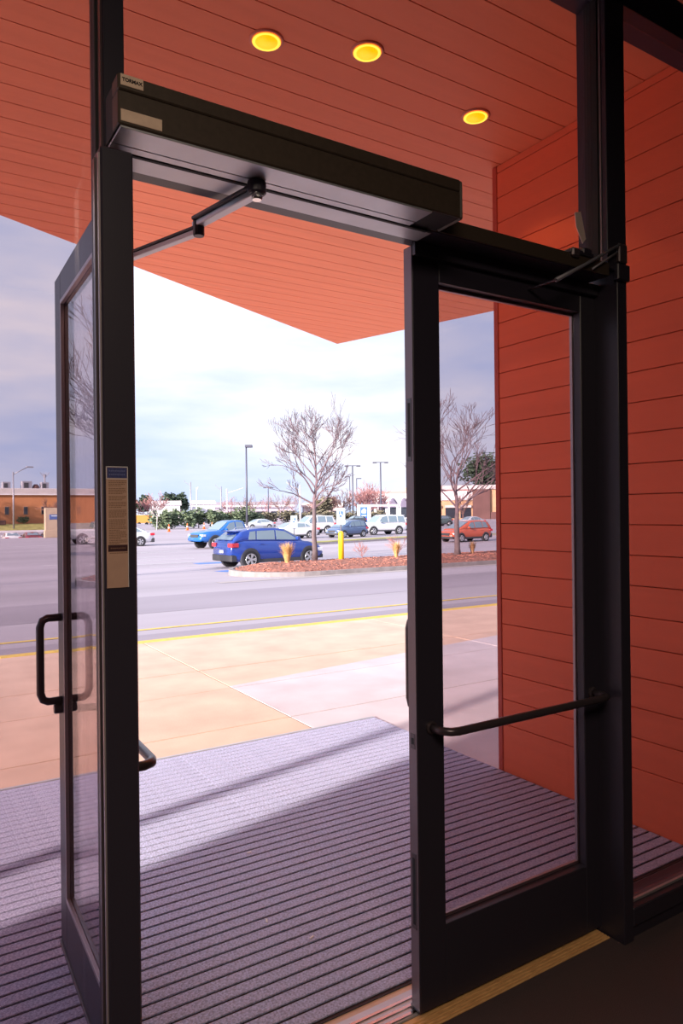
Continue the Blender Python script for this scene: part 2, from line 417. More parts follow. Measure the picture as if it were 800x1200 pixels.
part('sill_base', BRONZE, 2.312, 3.16, 1.685, 1.79, 0.0, 0.05, 0.002)
part('sill_edge', STOP, 2.312, 3.155, 1.70, 1.712, 0.118, 0.128, 0.001)
part('mullion', BRONZE, 3.10, 3.158, 1.67, 1.80, 0.118, 3.475)
part('sill', BRONZE, -1.75, 0.418, 1.67, 1.79, 0.0, 0.118, 0.004)
part('mullion', BRONZE, -1.75, -1.68, 1.67, 1.80, 0.118, 3.475)
part('glazing_stop', RUBBER, 2.193, 2.205, 1.70, 1.755, 2.50, 3.475, 0.001)
part('glazing_stop', STOP, 2.2005, 2.2045, 1.692, 1.699, 2.50, 3.475, 0.0)
part('glazing_stop', BRONZE_LT, 0.413, 0.418, 1.676, 1.70, 0.12, 3.475, 0.001)
part('glazing_stop', RUBBER, 0.408, 0.418, 1.706, 1.745, 0.12, 3.475, 0.001)
part('glazing_stop', RUBBER, 2.312, 2.322, 1.70, 1.75, 0.128, 3.475, 0.001)
def pane(x0, x1, z0, z1): part('pane', GLASS, x0, x1, YG - 0.003, YG + 0.003, z0, z1, 0.0)
pane(-1.68, 0.416, 0.119, 3.474)
pane(0.467, 2.203, 2.498, 3.474)
pane(2.314, 3.099, 0.129, 3.474)

# threshold
th = thing('threshold', 'flat metal threshold strip under the doors, brass coloured on its inner side', 'threshold', (1.4, 1.8, 0))
for k, (a, b) in enumerate(((1.7275, 1.738), (1.7405, 1.751), (1.7535, 1.7655), (1.768, 1.790))):
    MB().box(0.47 - 1.4, 2.250 - 1.4, a - 1.8, b - 1.8, 0.0, 0.007, 0.002).build('brass_strip', BRASS, th)
MB().box(0.466 - 1.4, 2.256 - 1.4, 1.792 - 1.8, 1.90 - 1.8, 0.0, 0.010, 0.003).build('aluminium_plate', ALU, th)
for yy in (1.80, 1.83, 1.86):
    MB().box(0.47 - 1.4, 2.25 - 1.4, yy - 1.8, yy + 0.012 - 1.8, 0.010, 0.013, 0.001).build('rib', CHROME, th)

# ------------------------------------------------------------------ door leaves.  local: x 0..0.9 from the hinge, y 0 (inside) .. 0.045 (outside)
def make_leaf(name, label, loc, rz, flip, zb=0.02, hb=0.07):
    d = thing(name, label, 'door', loc, rz)
    s = -1 if flip else 1
    def b_(nm, m, x0, x1, y0, y1, z0, z1, c=0.002):
        if s < 0: x0, x1 = -x1, -x0
        return MB().box(x0, x1, y0, y1, z0, z1, c).build(nm, m, d)
    b_('stile', BRONZE, 0.0, 0.11, 0, 0.045, zb, 2.44, 0.003)
    b_('stile', BRONZE, 0.79, 0.90, 0, 0.045, zb, 2.44, 0.003)
    b_('top_rail', BRONZE, 0.11, 0.79, 0, 0.045, 2.34, 2.44)
    b_('bottom_rail', BRONZE, 0.11, 0.79, 0, 0.045, zb, 0.272)
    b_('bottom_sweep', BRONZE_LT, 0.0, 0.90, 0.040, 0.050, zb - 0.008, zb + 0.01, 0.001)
    b_('pane', GLASS, 0.112, 0.788, 0.027, 0.033, 0.274, 2.338, 0.0)
    b_('edge_strip', mat('sky_lit_bronze_edge', (0.20, 0.145, 0.17), 0.35, 0.2), 0.8992, 0.9006, 0.003, 0.042, zb + 0.01, 2.435, 0.0)  # added strip, sky reflection on the stile edge put into its lighter colour
    # glazing stops, the daylight they reflect put into their pale colour
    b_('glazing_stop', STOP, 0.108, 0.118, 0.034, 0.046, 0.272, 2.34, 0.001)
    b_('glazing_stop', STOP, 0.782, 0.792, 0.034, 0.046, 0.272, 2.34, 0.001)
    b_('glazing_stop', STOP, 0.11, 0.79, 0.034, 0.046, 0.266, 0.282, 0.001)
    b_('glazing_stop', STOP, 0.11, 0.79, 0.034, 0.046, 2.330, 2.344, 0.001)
    def pt(x, y, z): return (s * x, y, z)
    # push bar across the inside, on two bent ends
    pb = [pt(hb, 0.004, 0.915), pt(hb, -0.05, 0.915), pt(hb + 0.015, -0.075, 0.915), pt(hb + 0.04, -0.082, 0.915), pt(0.80, -0.082, 0.915), pt(0.825, -0.075, 0.915), pt(0.845, -0.05, 0.915), pt(0.845, 0.004, 0.915)]
    MB().tube(pb, 0.0135, 12).build('push_bar', PULL, d, True)
    for x in (hb, 0.845):
        q = Matrix.Translation(pt(x, -0.004, 0.915)) @ Matrix.Rotation(PI / 2, 4, 'X')
        MB().lathe([(0.021, -0.004), (0.021, 0.003), (0.016, 0.006)], 14, q).build('rosette', PULL, d)
    # D pull handle outside
    zt, zb = 1.245, 0.955
    ph = [pt(0.84, 0.044, zt), pt(0.84, 0.090, zt), pt(0.84, 0.106, zt - 0.008), pt(0.84, 0.114, zt - 0.03), pt(0.84, 0.114, zb + 0.03), pt(0.84, 0.106, zb + 0.008), pt(0.84, 0.090, zb), pt(0.84, 0.044, zb)]
    MB().tube(ph, 0.0135, 12).build('pull_handle', PULL, d, True)
    q = Matrix.Translation(pt(0.845, 0.045, 0.925)) @ Matrix.Rotation(-PI / 2, 4, 'X')
    MB().lathe([(0.017, -0.002), (0.017, 0.022), (0.014, 0.026)], 14, q).build('lock_cylinder', PULL, d)
    # edge plates on the lock stile
    for zc, h in ((1.86, 0.20), (0.875, 0.05), (0.40, 0.24)):
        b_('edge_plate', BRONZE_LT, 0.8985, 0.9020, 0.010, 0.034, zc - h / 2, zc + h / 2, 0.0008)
        b_('edge_slot', RUBBER, 0.9015, 0.9026, 0.016, 0.028, zc - h / 2 + 0.015, zc + h / 2 - 0.015, 0.0)
    b_('pivot', CHROME, 0.855, 0.885, 0.014, 0.032, 2.44, 2.446, 0.001)
    b_('latch_bolt', CHROME, 0.872, 0.890, 0.012, 0.030, zb - 0.008, zb + 0.002, 0.001)
    return d
# closed right leaf: hinged at x = 2.285, extends to x = 1.385 ; open left leaf: hinged at x = 0.546, swung out
rleaf = make_leaf('glass_door', 'closed right hand glass door in a wide dark bronze frame with push bar', (2.287, 1.772, 0), 0.0, True)
lleaf = make_leaf('glass_door', 'open left hand glass door swung outwards, seen edge on behind the mullion', (0.522, 1.802, 0.0), R(88.7), False, 0.078, 0.14)

# ------------------------------------------------------------------ automatic door operator over the opening
OP = thing('door_operator', 'long dark automatic door operator box with a jointed arm above the open doorway', 'door operator', (0.9, 1.60, 2.44))
def op(nm, m, x0, x1, y0, y1, z0, z1, c=0.002, par=None): return MB().box(x0 - 0.9, x1 - 0.9, y0 - 1.60, y1 - 1.60, z0 - 2.44, z1 - 2.44, c).build(nm, m, par or OP)
op('housing_cover', HOUSING, 0.418, 1.393, 1.55, 1.598, 2.446, 2.520, 0.003)
op('housing_cover', HOUSING, 0.418, 1.393, 1.55, 1.598, 2.5215, 2.556, 0.003)
op('housing_body', RUBBER, 0.420, 1.391, 1.556, 1.66, 2.4455, 2.553, 0.001)
op('end_cap', HOUSING, 1.392, 1.405, 1.55, 1.66, 2.443, 2.556, 0.006)
op('underside_tray', ALU, 0.424, 1.29, 1.553, 1.628, 2.440, 2.4452, 0.001)
op('underside_tray', ALU, 0.424, 1.29, 1.631, 1.658, 2.440, 2.4452, 0.001)
op('track_slot', RUBBER, 0.470, 1.36, 1.660, 1.672, 2.438, 2.446, 0.001)
op('head_strip', ALU, 0.470, 1.385, 1.674, 1.745, 2.441, 2.4465, 0.001)
# labels
lb = op('brand_label', CREAM, 0.424, 0.474, 1.5482, 1.5502, 2.530, 2.5545, 0.0008)
def text(parent, body, size, loc, rot, m, name, bold=0.0):
    cu = bpy.data.curves.new(name, 'FONT'); cu.body = body; cu.size = size; cu.align_x = 'CENTER'; cu.align_y = 'CENTER'; cu.extrude = 0.0004; cu.offset = bold
    o = bpy.data.objects.new(name, cu); C.objects.link(o)
    dg = bpy.context.evaluated_depsgraph_get(); me = bpy.data.meshes.new_from_object(o.evaluated_get(dg))
    bpy.data.objects.remove(o); me.materials.clear(); me.materials.append(m)
    t = bpy.data.objects.new(name, me); C.objects.link(t); t.parent = parent; t.location = loc; t.rotation_euler = rot
    return t
text(lb, 'TORMAX', 0.0104, (0.449 - 0.9, 1.5478 - 1.6, 2.5423 - 2.44), (PI / 2, 0, 0), INK, 'lettering', 0.0004)
op('blank_label', CREAM, 0.424, 0.515, 1.5482, 1.5502, 2.4525, 2.4785, 0.0008)
# arm: spindle, main arm, elbow, forearm, shoe on the leaf
SP = Vector((0.785, 1.632, 2.44)); EL = Vector((0.733, 1.90, 2.402)); SH = Vector((0.52, 2.50, 2.392))
Lc = lambda v: (v.x - 0.9, v.y - 1.60, v.z - 2.44)
arm = MB().lathe([(0.020, -0.034), (0.024, -0.030), (0.024, -0.004), (0.018, 0.002)], 16, Matrix.Translation(Lc(SP))).build('spindle', BRONZE, OP)
def bar(a, b, w, h, name, m, ext=0.0):
    a, b = Vector(a), Vector(b); d = (b - a); L = d.length; d.normalize()
    yv = Vector((0, 0, 1)).cross(d).normalized(); zv = d.cross(yv)
    M = Matrix(((d.x, yv.x, zv.x, 0), (d.y, yv.y, zv.y, 0), (d.z, yv.z, zv.z, 0), (0, 0, 0, 1)))
    M.translation = (a + b) / 2
    return MB().obox(M, L + ext, w, h, 0.002).build(name, m, OP)
S2 = SP + Vector((0, 0, -0.030))
main = bar(Lc(S2), Lc(EL + Vector((0, 0, 0.012))), 0.026, 0.016, 'main_arm', ALU, 0.03)
bar(Lc(S2 + Vector((-0.012, 0, 0.012))), Lc(EL + Vector((-0.012, 0, 0.024))), 0.022, 0.010, 'main_arm_top', BRONZE, 0.0)
MB().lathe([(0.012, -0.010), (0.014, -0.006), (0.014, 0.0)], 12, Matrix.Translation(Lc(S2 + Vector((0, 0, -0.008))))).build('pivot_screw', CHROME, OP)
MB().lathe([(0.014, -0.022), (0.016, -0.018), (0.016, 0.022), (0.012, 0.026)], 12, Matrix.Translation(Lc(EL))).build('elbow', BRONZE, OP)
fa = bar(Lc(EL + Vector((0, 0, -0.010))), Lc(SH), 0.022, 0.014, 'forearm', ALU)
bar(Lc(EL + Vector((-0.006, 0, 0.002))), Lc(SH + Vector((-0.006, 0, 0.012))), 0.018, 0.008, 'forearm_top', BRONZE)
MB().box(0.502 - 0.9, 0.545 - 0.9, 2.47 - 1.6, 2.56 - 1.6, -0.062, -0.028, 0.002).build('door_shoe', BRONZE, OP)

# overhead holder arm and bracket on the closed leaf
HO = thing('holder_arm', 'thin dark overhead stop arm across the top of the closed right door', 'door closer', (2.1, 1.70, 2.44))
def hob(nm, m, x0, x1, y0, y1, z0, z1, c=0.002): return MB().box(x0 - 2.1, x1 - 2.1, y0 - 1.70, y1 - 1.70, z0 - 2.44, z1 - 2.44, c).build(nm, m, HO)
MB().tube([(1.905 - 2.1, -0.05, 2.380 - 2.44), (2.04 - 2.1, -0.052, 2.45 - 2.44), (2.24 - 2.1, -0.054, 2.562 - 2.44)], [0.008, 0.006, 0.005], 8).build('rod', STEEL, HO, True)
MB().tube([(2.10 - 2.1, -0.045, 2.452 - 2.44), (2.235 - 2.1, -0.048, 2.535 - 2.44)], 0.004, 8).build('rod', STEEL, HO, True)
hob('rod_foot', BRONZE, 1.897, 1.910, 1.644, 1.775, 2.377, 2.383)
hob('bracket', BRONZE, 1.99, 2.11, 1.655, 1.70, 2.494, 2.508)
hob('bracket_roller', BRONZE_LT, 1.995, 2.035, 1.650, 1.69, 2.480, 2.512, 0.006)
hob('bracket_roller', BRONZE, 2.05, 2.10, 1.652, 1.69, 2.496, 2.522, 0.006)
hob('bracket', BRONZE_LT, 2.252, 2.30, 1.655, 1.672, 2.505, 2.575, 0.004)
hob('bracket', BRONZE, 2.24, 2.31, 1.652, 1.672, 2.44, 2.50, 0.004)

# notice sticker on the jamb
NO = thing('notice_sticker', 'tall tan notice sticker with small print and a blue title on the jamb', 'notice', (0.42, 1.599, 1.44))
NX, NZ = -0.0235, 0.0
MB().box(NX, NX + 0.0475, -0.0016, 0.0004, 0.0, 0.268, 0.0).build('sheet', STICKER, NO)
for (a, b, c_, d_) in ((NX, NX + 0.0475, 0.2665, 0.2680), (NX, NX + 0.0012, 0.240, 0.268), (NX + 0.0463, NX + 0.0475, 0.0, 0.268), (NX, NX + 0.0475, 0.2400, 0.2413)):
    MB().box(a, b, -0.0020, -0.0015, c_, d_).build('border', PLATE, NO)
MB().box(NX + 0.002, NX + 0.0455, -0.0022, -0.0015, 0.2425, 0.2655).build('title_bar', BLUEINK, NO)
MB().box(NX + 0.003, NX + 0.045, -0.0022, -0.0015, 0.0800, 0.0945).build('footer_bar', MAROON, NO)
blocks = [(0.236, 4), (0.219, 4), (0.2015, 3), (0.1885, 4), (0.171, 5), (0.150, 4), (0.1345, 3), (0.1235, 5), (0.1025 + 0.002, 3)]
rr = random.Random(4)
for zt, n in blocks:
    mb = MB()
    for k in range(n):
        x = NX + 0.005; zc = zt - k * 0.0037; xe = NX + 0.044 - (rr.uniform(0.004, 0.018) if k == n - 1 else rr.uniform(0, 0.003))
        while x < xe:
            w = rr.uniform(0.0025, 0.006); mb.box(x, min(x + w, xe), -0.0019, -0.0015, zc - 0.0010, zc + 0.0010); x += w + 0.0009
    o = mb.build('small_print', TXT, NO); o['kind'] = 'stuff'
mb = MB()
x = NX + 0.006
while x < NX + 0.042: mb.box(x, x + 0.004, -0.0019, -0.0015, 0.0755, 0.0775); x += 0.005
mb.build('small_print', TXT, NO)['kind'] = 'stuff'
mb = MB(); x = NX + 0.008
while x < NX + 0.040: mb.box(x, x + 0.003, -0.0026, -0.0021, 0.0862, 0.0882); x += 0.0042
mb.build('footer_lettering', TXT, NO)['kind'] = 'stuff'
mb = MB()
for zc in (0.258, 0.250):
    x = NX + 0.006
    while x < NX + 0.041: mb.box(x, x + 0.0032, -0.0026, -0.0021, zc - 0.0013, zc + 0.0013); x += 0.0045
mb.build('title_lettering', mat('pale_blue_ink', (0.16, 0.18, 0.36), 0.6), NO)['kind'] = 'stuff'

# tape scrap on the transom glass
tp = thing('tape_scrap', 'crumpled scrap of cloudy tape on the transom glass above the closed door', 'tape', (2.12, 1.7225, 2.625))
MB().add([(-0.028, 0, 0.05), (0.004, 0, 0.058), (0.030, 0, -0.035), (0.012, 0, -0.055), (-0.022, 0, 0.0), (-0.028, -0.002, 0.05), (0.004, -0.002, 0.058), (0.030, -0.002, -0.035), (0.012, -0.002, -0.055), (-0.022, -0.002, 0.0)],
         [(0, 1, 2, 3, 4), (9, 8, 7, 6, 5), (0, 5, 6, 1), (1, 6, 7, 2), (2, 7, 8, 3), (3, 8, 9, 4), (4, 9, 5, 0)]).build('strip', TAPE, tp)

# recessed downlights in the soffit
for k, (lx, ly, lab) in enumerate(((1.434, 2.865, 'leftmost of three glowing yellow downlights in the orange soffit'), (1.863, 2.695, 'middle one of three glowing yellow downlights in the orange soffit'),
                                   (2.663, 2.838, 'rightmost glowing yellow downlight, nearest the orange wall'))):
    dl = thing('downlight', lab, 'downlight', (lx, ly, ZC), 0, 'soffit downlights')
    MB().lathe([(0.058, 0.002), (0.062, -0.006), (0.074, -0.008), (0.078, -0.003), (0.078, 0.002)], 28).build('trim_ring', mat('downlight_trim', (0.75, 0.25, 0.16), 0.4), dl, True)
    MB().lathe([(0.0595, -0.0085), (0.064, -0.0095), (0.058, -0.0105), (0.050, -0.0090)], 28).build('reflector', LAMPY2, dl, True)
    MB().lathe([(0.050, -0.0100), (0.001, -0.0112)], 28).build('lens', LAMPY, dl, True)
    ld = bpy.data.lights.new('downlight_bulb', 'SPOT'); lo = bpy.data.objects.new('downlight_bulb', ld); C.objects.link(lo)
    ld.energy = 5; ld.spot_size = R(100); ld.color = (1, 0.62, 0.2); ld.shadow_soft_size = 0.04; lo.location = (lx, ly, ZC - 0.03)

# ------------------------------------------------------------------ ribbed entrance mat, one strip per rib
mt = thing('entrance_mat', 'large ribbed blue grey entrance mat of carpet strips outside the doors', 'mat', (1.0, 1.93, 0))
MX0, MX1 = -1.2 - 1.0, 3.152 - 1.0
MB().box(MX0, MX1, 0.0, 2.66, 0.0012, 0.004).build('rail_tray', MATB, mt)
PITCH = 0.061
strip0 = None
n = 0
yy = 2.243 - 1.93 - PITCH * 5
while yy + PITCH < 2.66:
    if strip0 is None:
        strip0 = MB().box(MX0 + 0.004, MX1 - 0.004, -PITCH / 2 + 0.0058, PITCH / 2 - 0.0058, 0.0, 0.0062, 0.0015).build('mat_strip', MATF, mt); s = strip0
    else:
        s = strip0.copy(); C.objects.link(s)
    s.location = (0, yy + PITCH / 2, 0.004); yy += PITCH; n += 1
MB().box(MX0, MX1, yy + 0.003, yy + 0.028, 0.0012, 0.012, 0.002).build('edge_strip', ALU, mt)
for k, (sx, sy, a, lab) in enumerate(((1.313, 2.33, 0.4, 'tiny white scrap on the mat nearest the threshold'), (1.22, 2.52, 1.2, 'tiny pale scrap lying midway up the ribbed mat'), (1.40, 3.07, 0.1, 'tiny pale scrap on the mat farthest from the threshold'))):
    sc = MB().box(-0.012, 0.012, -0.004, 0.004, 0, 0.003, 0.001).build('paper_scrap', SCRAP); sc.location = (sx, sy, 0.0105); sc.rotation_euler = (0, 0, a); tag(sc, lab, 'scrap', 'scraps on the mat')

# ------------------------------------------------------------------ cars
def interp(pts, x):
    if x <= pts[0][0]: return pts[0][1]
    for (a, b), (c, d) in zip(pts[:-1], pts[1:]):
        if x <= c: return b + (d - b) * (x - a) / (c - a) if c > a else d
    return pts[-1][1]
KINDS = {
 # belt: top line of the lower body (x, z) ; roof: (x, z) from rear base to front base ; low: underside
 'suv': dict(L=4.38, W=1.84, wb=2.80, r=0.36, axo=0.02,
    belt=[(-2.19, .80), (-2.13, 1.04), (-1.9, 1.12), (-1.2, 1.10), (0.7, 1.04), (0.95, 1.05), (1.5, .99), (1.95, .86), (2.12, .74), (2.19, .60)],
    low=[(-2.19, .50), (-2.05, .30), (-1.6, .24), (1.7, .24), (2.05, .30), (2.19, .42)],
    roof=[(-2.13, 1.04), (-1.98, 1.22), (-1.66, 1.47), (-1.35, 1.54), (-.7, 1.585), (0.0, 1.58), (.30, 1.535), (1.20, 1.04)],
    wins=[(-1.42, -1.10, -1.30, -1.04), (-1.04, -.20, -.97, -.16), (-.12, .95, -.09, .33)]),
 'hatch': dict(L=4.05, W=1.70, wb=2.50, r=0.30, axo=-0.02,
    belt=[(-2.02, .70), (-1.97, .92), (-1.7, .96), (0.7, .92), (1.0, .94), (1.55, .86), (1.9, .74), (2.02, .55)],
    low=[(-2.02, .42), (-1.9, .26), (1.7, .22), (2.02, .34)],
    roof=[(-1.97, .92), (-1.85, 1.22), (-1.68, 1.46), (-1.0, 1.54), (-.2, 1.52), (.15, 1.46), (1.45, .92)],
    wins=[(-1.62, -1.12, -1.45, -1.08), (-1.05, -.28, -1.0, -.24), (-.20, .60, -.16, .14)]),
 'sedan': dict(L=4.70, W=1.82, wb=2.75, r=0.32, axo=0.05,
    belt=[(-2.35, .70), (-2.28, .95), (-1.7, 1.0), (0.7, .92), (1.0, .92), (1.7, .82), (2.2, .68), (2.35, .50)],
    low=[(-2.35, .42), (-2.2, .26), (2.0, .22), (2.35, .32)],
    roof=[(-1.95, .98), (-1.0, 1.40), (-.4, 1.45), (.1, 1.43), (.4, 1.36), (1.3, .92)],
    wins=[(-1.5, -1.0, -1.05, -.92), (-.92, -.12, -.86, -.08), (-.04, .85, 0.0, .30)]),
 'large_suv': dict(L=5.30, W=2.00, wb=3.10, r=0.40, axo=0.08,
    belt=[(-2.65, .85), (-2.60, 1.12), (-2.4, 1.16), (1.0, 1.14), (1.3, 1.16), (2.2, 1.12), (2.55, 1.0), (2.65, .75)],
    low=[(-2.65, .50), (-2.5, .36), (2.3, .36), (2.65, .45)],
    roof=[(-2.60, 1.12), (-2.45, 1.60), (-2.25, 1.90), (-1.0, 1.96), (.1, 1.94), (.45, 1.86), (1.35, 1.14)],
    wins=[(-2.3, -1.45, -2.15, -1.42), (-1.32, -.32, -1.3, -.30), (-.2, 1.0, -.18, .45)]),
 'pickup': dict(L=5.40, W=1.90, wb=3.25, r=0.39, axo=0.08,
    belt=[(-2.70, .95), (-2.66, 1.16), (-2.5, 1.18), (-.72, 1.18), (-.66, 1.12), (1.0, 1.10), (1.3, 1.15), (2.2, 1.10), (2.58, .98), (2.70, .72)],
    low=[(-2.70, .55), (-2.5, .42), (2.3, .42), (2.70, .48)],
    roof=[(-.78, 1.12), (-.62, 1.70), (-.4, 1.78), (.2, 1.78), (.5, 1.70), (1.35, 1.12)],
    wins=[(-.62, .02, -.50, .02), (.12, 1.0, .12, .50)]),
}
def make_car(kind, pname, pcol, label, loc, heading, group=None, name='parked_car', detail=True, cat='car'):
    K = KINDS[kind]; pm = paint(pname, pcol)
    t = thing(name, label, cat, loc, heading, group)
    L, Wd, wb, r = K['L'], K['W'], K['wb'], K['r']
    hw = Wd / 2; belt, low, roof = K['belt'], K['low'], K['roof']
    axf, axr = K['axo'] + wb / 2, K['axo'] - wb / 2
    # lower body: loft
    xs_ = sorted(set([round(p[0], 3) for p in belt + low] + [round(-L / 2 + L * i / 22, 3) for i in range(23)]))
    vs = []; fs = []; ncs = 0
    for x in xs_:
        zb, zt = interp(low, x), interp(belt, x)
        e = abs(x) / (L / 2); wf = hw * (1 - 0.17 * max(0, (e - .72) / .28) ** 2)
        h = zt - zb
        half = [(0.0, zb), (wf * .80, zb), (wf * .95, zb + h * .14), (wf, zb + h * .45), (wf * .985, zb + h * .66), (wf * .965, zb + h * .80), (wf * .90, zt - .015), (wf * .70, zt + .012), (0.0, zt + .028)]
        ring = [(x, y_, z_) for y_, z_ in half] + [(x, -y_, z_) for y_, z_ in half[-2:0:-1]]
        ncs = len(ring); vs += ring
    for i in range(len(xs_) - 1):
        for k in range(ncs):
            a, b = i * ncs + k, i * ncs + (k + 1) % ncs
            fs.append((a, b, b + ncs, a + ncs))
    fs.append(tuple(range(ncs))); fs.append(tuple((len(xs_) - 1) * ncs + k for k in range(ncs)))
    MB().add(vs, fs).build('body', pm, t, True)
    # greenhouse
    Hm = max(p[1] for p in roof); bw, rw = hw * .90, hw * .70
    x0, x1 = roof[0][0], roof[-1][0]
    gx = sorted(set([p[0] for p in roof] + [x0 + (x1 - x0) * i / 14 for i in range(15)]))
    def side(x, z):
        zb_ = interp(belt, x) - .03
        return bw + (rw - bw) * max(0, min(1, (z - zb_) / (Hm - zb_)))
    vs = []; fs = []
    for x in gx:
        zb_ = interp(belt, x) - .03; zt = max(interp(roof, x), zb_ + .01)
        s1 = side(x, zt - .03)
        half = [(bw, zb_), (side(x, zb_ + .5 * (zt - zb_)), zb_ + .5 * (zt - zb_)), (s1, max(zb_, zt - .04)), (s1 * .90, zt), (0, zt + .02)]
        ring = [(x, a, b) for a, b in half] + [(x, -a, b) for a, b in half[-2::-1]]
        ng = len(ring); vs += ring
    for i in range(len(gx) - 1):
        for k in range(ng - 1):
            a = i * ng + k; fs.append((a, a + 1, a + 1 + ng, a + ng))
        fs.append((i * ng, i * ng + ng, i * ng + 2 * ng - 1, i * ng + ng - 1))
    fs.append(tuple(range(ng))); fs.append(tuple((len(gx) - 1) * ng + k for k in range(ng)))
    MB().add(vs, fs).build('cabin', pm, t, True)
    # windows
    def quad(p, off):   # slab from 4 points, offset vector
        o = Vector(off); q = [Vector(v) + o for v in p]; i_ = [Vector(v) - o * .3 for v in p]
        return MB().add(q + i_, [(0, 1, 2, 3), (7, 6, 5, 4), (0, 4, 5, 1), (1, 5, 6, 2), (2, 6, 7, 3), (3, 7, 4, 0)])
    for sgn in (1, -1):
        for (a, b, c, d) in K['wins']:
            pts = []
            for x, f in ((a, .10), (b, .10), (d, .84), (c, .84)):
                zb_ = interp(belt, x); z_ = zb_ + f * (interp(roof, x) - zb_) if f < .5 else None
                if z_ is None: z_ = interp(roof, x) - .085
                z_ = max(z_, interp(belt, x) + .03)
                pts.append((x, sgn * (side(x, z_) + .004), z_))
            quad(pts, (0, sgn * .010, .003)).build('side_window', CGLASS, t)
    fx, fz = roof[-1]; tx, tz_ = roof[-2]
    w0, w1 = bw * .86, rw * .88
    pts = [(fx + (tx - fx) * .08, -w0, fz + (tz_ - fz) * .08 + .02), (fx + (tx - fx) * .08, w0, fz + (tz_ - fz) * .08 + .02), (fx + (tx - fx) * .93, w1, fz + (tz_ - fz) * .93 + .02), (fx + (tx - fx) * .93, -w1, fz + (tz_ - fz) * .93 + .02)]
    quad(pts, (.018, 0, .022)).build('windshield', CGLASS, t)
    rp_ = [p for p in roof if p[1] > roof[0][1] + .25][0]; bx_, bz_ = roof[0]
    pts = [(bx_ + (rp_[0] - bx_) * .25, w0 * .92, bz_ + (rp_[1] - bz_) * .25 + .01), (bx_ + (rp_[0] - bx_) * .25, -w0 * .92, bz_ + (rp_[1] - bz_) * .25 + .01), (rp_[0], -w1 * .92, rp_[1] - .02), (rp_[0], w1 * .92, rp_[1] - .02)]
    if kind in ('suv', 'hatch', 'large_suv'):
        pts = [(bx_ + .02, w0 * .92, bz_ + .10), (bx_ + .02, -w0 * .92, bz_ + .10), (roof[2][0] - .05, -w1 * .9, roof[2][1] - .10), (roof[2][0] - .05, w1 * .9, roof[2][1] - .10)]
        quad(pts, (-.045, 0, .02)).build('rear_window', CGLASS, t)
    else: quad(pts, (-.02, 0, .02)).build('rear_window', CGLASS, t)
    # wheels with arch liners
    wm = None
    for sx in (axf, axr):
        for sgn in (1, -1):
            M = Matrix.Translation((sx, sgn * (hw - .055), r + .03)) @ Matrix.Rotation(-PI / 2 * sgn, 4, 'X')
            MB().lathe([(r * 1.20, -.10), (r * 1.20, .050), (r * 1.10, .060)], 20, M).build('wheel_arch', PLAST, t)
            M = Matrix.Translation((sx, sgn * (hw - .10), r)) @ Matrix.Rotation(-PI / 2 * sgn, 4, 'X')
            w_ = MB().lathe([(r * .8, -.12), (r * .97, -.11), (r, -.07), (r, .07), (r * .96, .115), (r * .68, .120)], 22, M).build('wheel', TYRE, t, False)
            rm = MB().lathe([(r * .68, .117), (r * .66, .127), (r * .60, .119), (r * .59, .118)], 20, M)
            for k in range(5):
                a = 2 * PI * k / 5
                for da in (-.16, .16):
                    ca, sa = math.cos(a + da), math.sin(a + da); pa, pb = -sa, ca
                    q = [(r * .08 * ca + pa * .02, r * .08 * sa + pb * .02), (r * .08 * ca - pa * .02, r * .08 * sa - pb * .02), (r * .63 * ca - pa * .026, r * .63 * sa - pb * .026), (r * .63 * ca + pa * .026, r * .63 * sa + pb * .026)]
                    tmp = MB().prism(q, .119, .129); rm.add([M @ Vector(v) for v in tmp.v], tmp.f)
            rm.add([M @ Vector((r * .15 * math.cos(2 * PI * k / 10), r * .15 * math.sin(2 * PI * k / 10), .131)) for k in range(10)], [tuple(range(10))])
            rm.build('rim', RIM, w_, fix=False)
    # lamps, bumpers, mirrors, plate
    ft, rtz = interp(belt, L / 2 - .12), interp(belt, -L / 2 + .10)
    def lamp(nm, m, xa, xb, ya, yb, za, zb_):
        for sgn in (1, -1):
            MB().box(min(xa, xb), max(xa, xb), min(sgn * ya, sgn * yb), max(sgn * ya, sgn * yb), za, zb_, .018).build(nm, m, t)
    lamp('headlamp', HEAD, L / 2 - .34, L / 2 - .07, hw * .56, hw * .95, ft - .20, ft - .06)
    lamp('tail_lamp', TAIL, -L / 2 - .012, -L / 2 + .30, hw * .56, hw * .97, rtz - .20, rtz - .03)
    MB().box(L / 2 - .06, L / 2 + .015, -hw * .50, hw * .50, ft - .26, ft - .07, .015).build('grille', PLAST, t)
    MB().box(-L / 2 - .02, -L / 2 + .25, -hw * .90, hw * .90, interp(low, -L / 2 + .2), .56, .03).build('rear_bumper', PLAST, t)
    MB().box(L / 2 - .28, L / 2 + .02, -hw * .86, hw * .86, interp(low, L / 2 - .2) - .01, .44, .03).build('front_bumper', PLAST, t)
    MB().box(-L / 2 - .028, -L / 2 - .005, -.17, .17, .62, .74, .003).build('number_plate', PLATE, t)
    MB().box(axr + r, axf - r, -hw * .965, hw * .965, interp(low, 0) - .02, interp(low, 0) + .13, .02).build('rocker_panel', PLAST, t)
    mx = K['wins'][-1][1] - .12; mz = interp(belt, mx) + .10
    lamp('wing_mirror', pm, mx - .07, mx + .07, hw * .93, hw * 1.12, mz - .06, mz + .07)
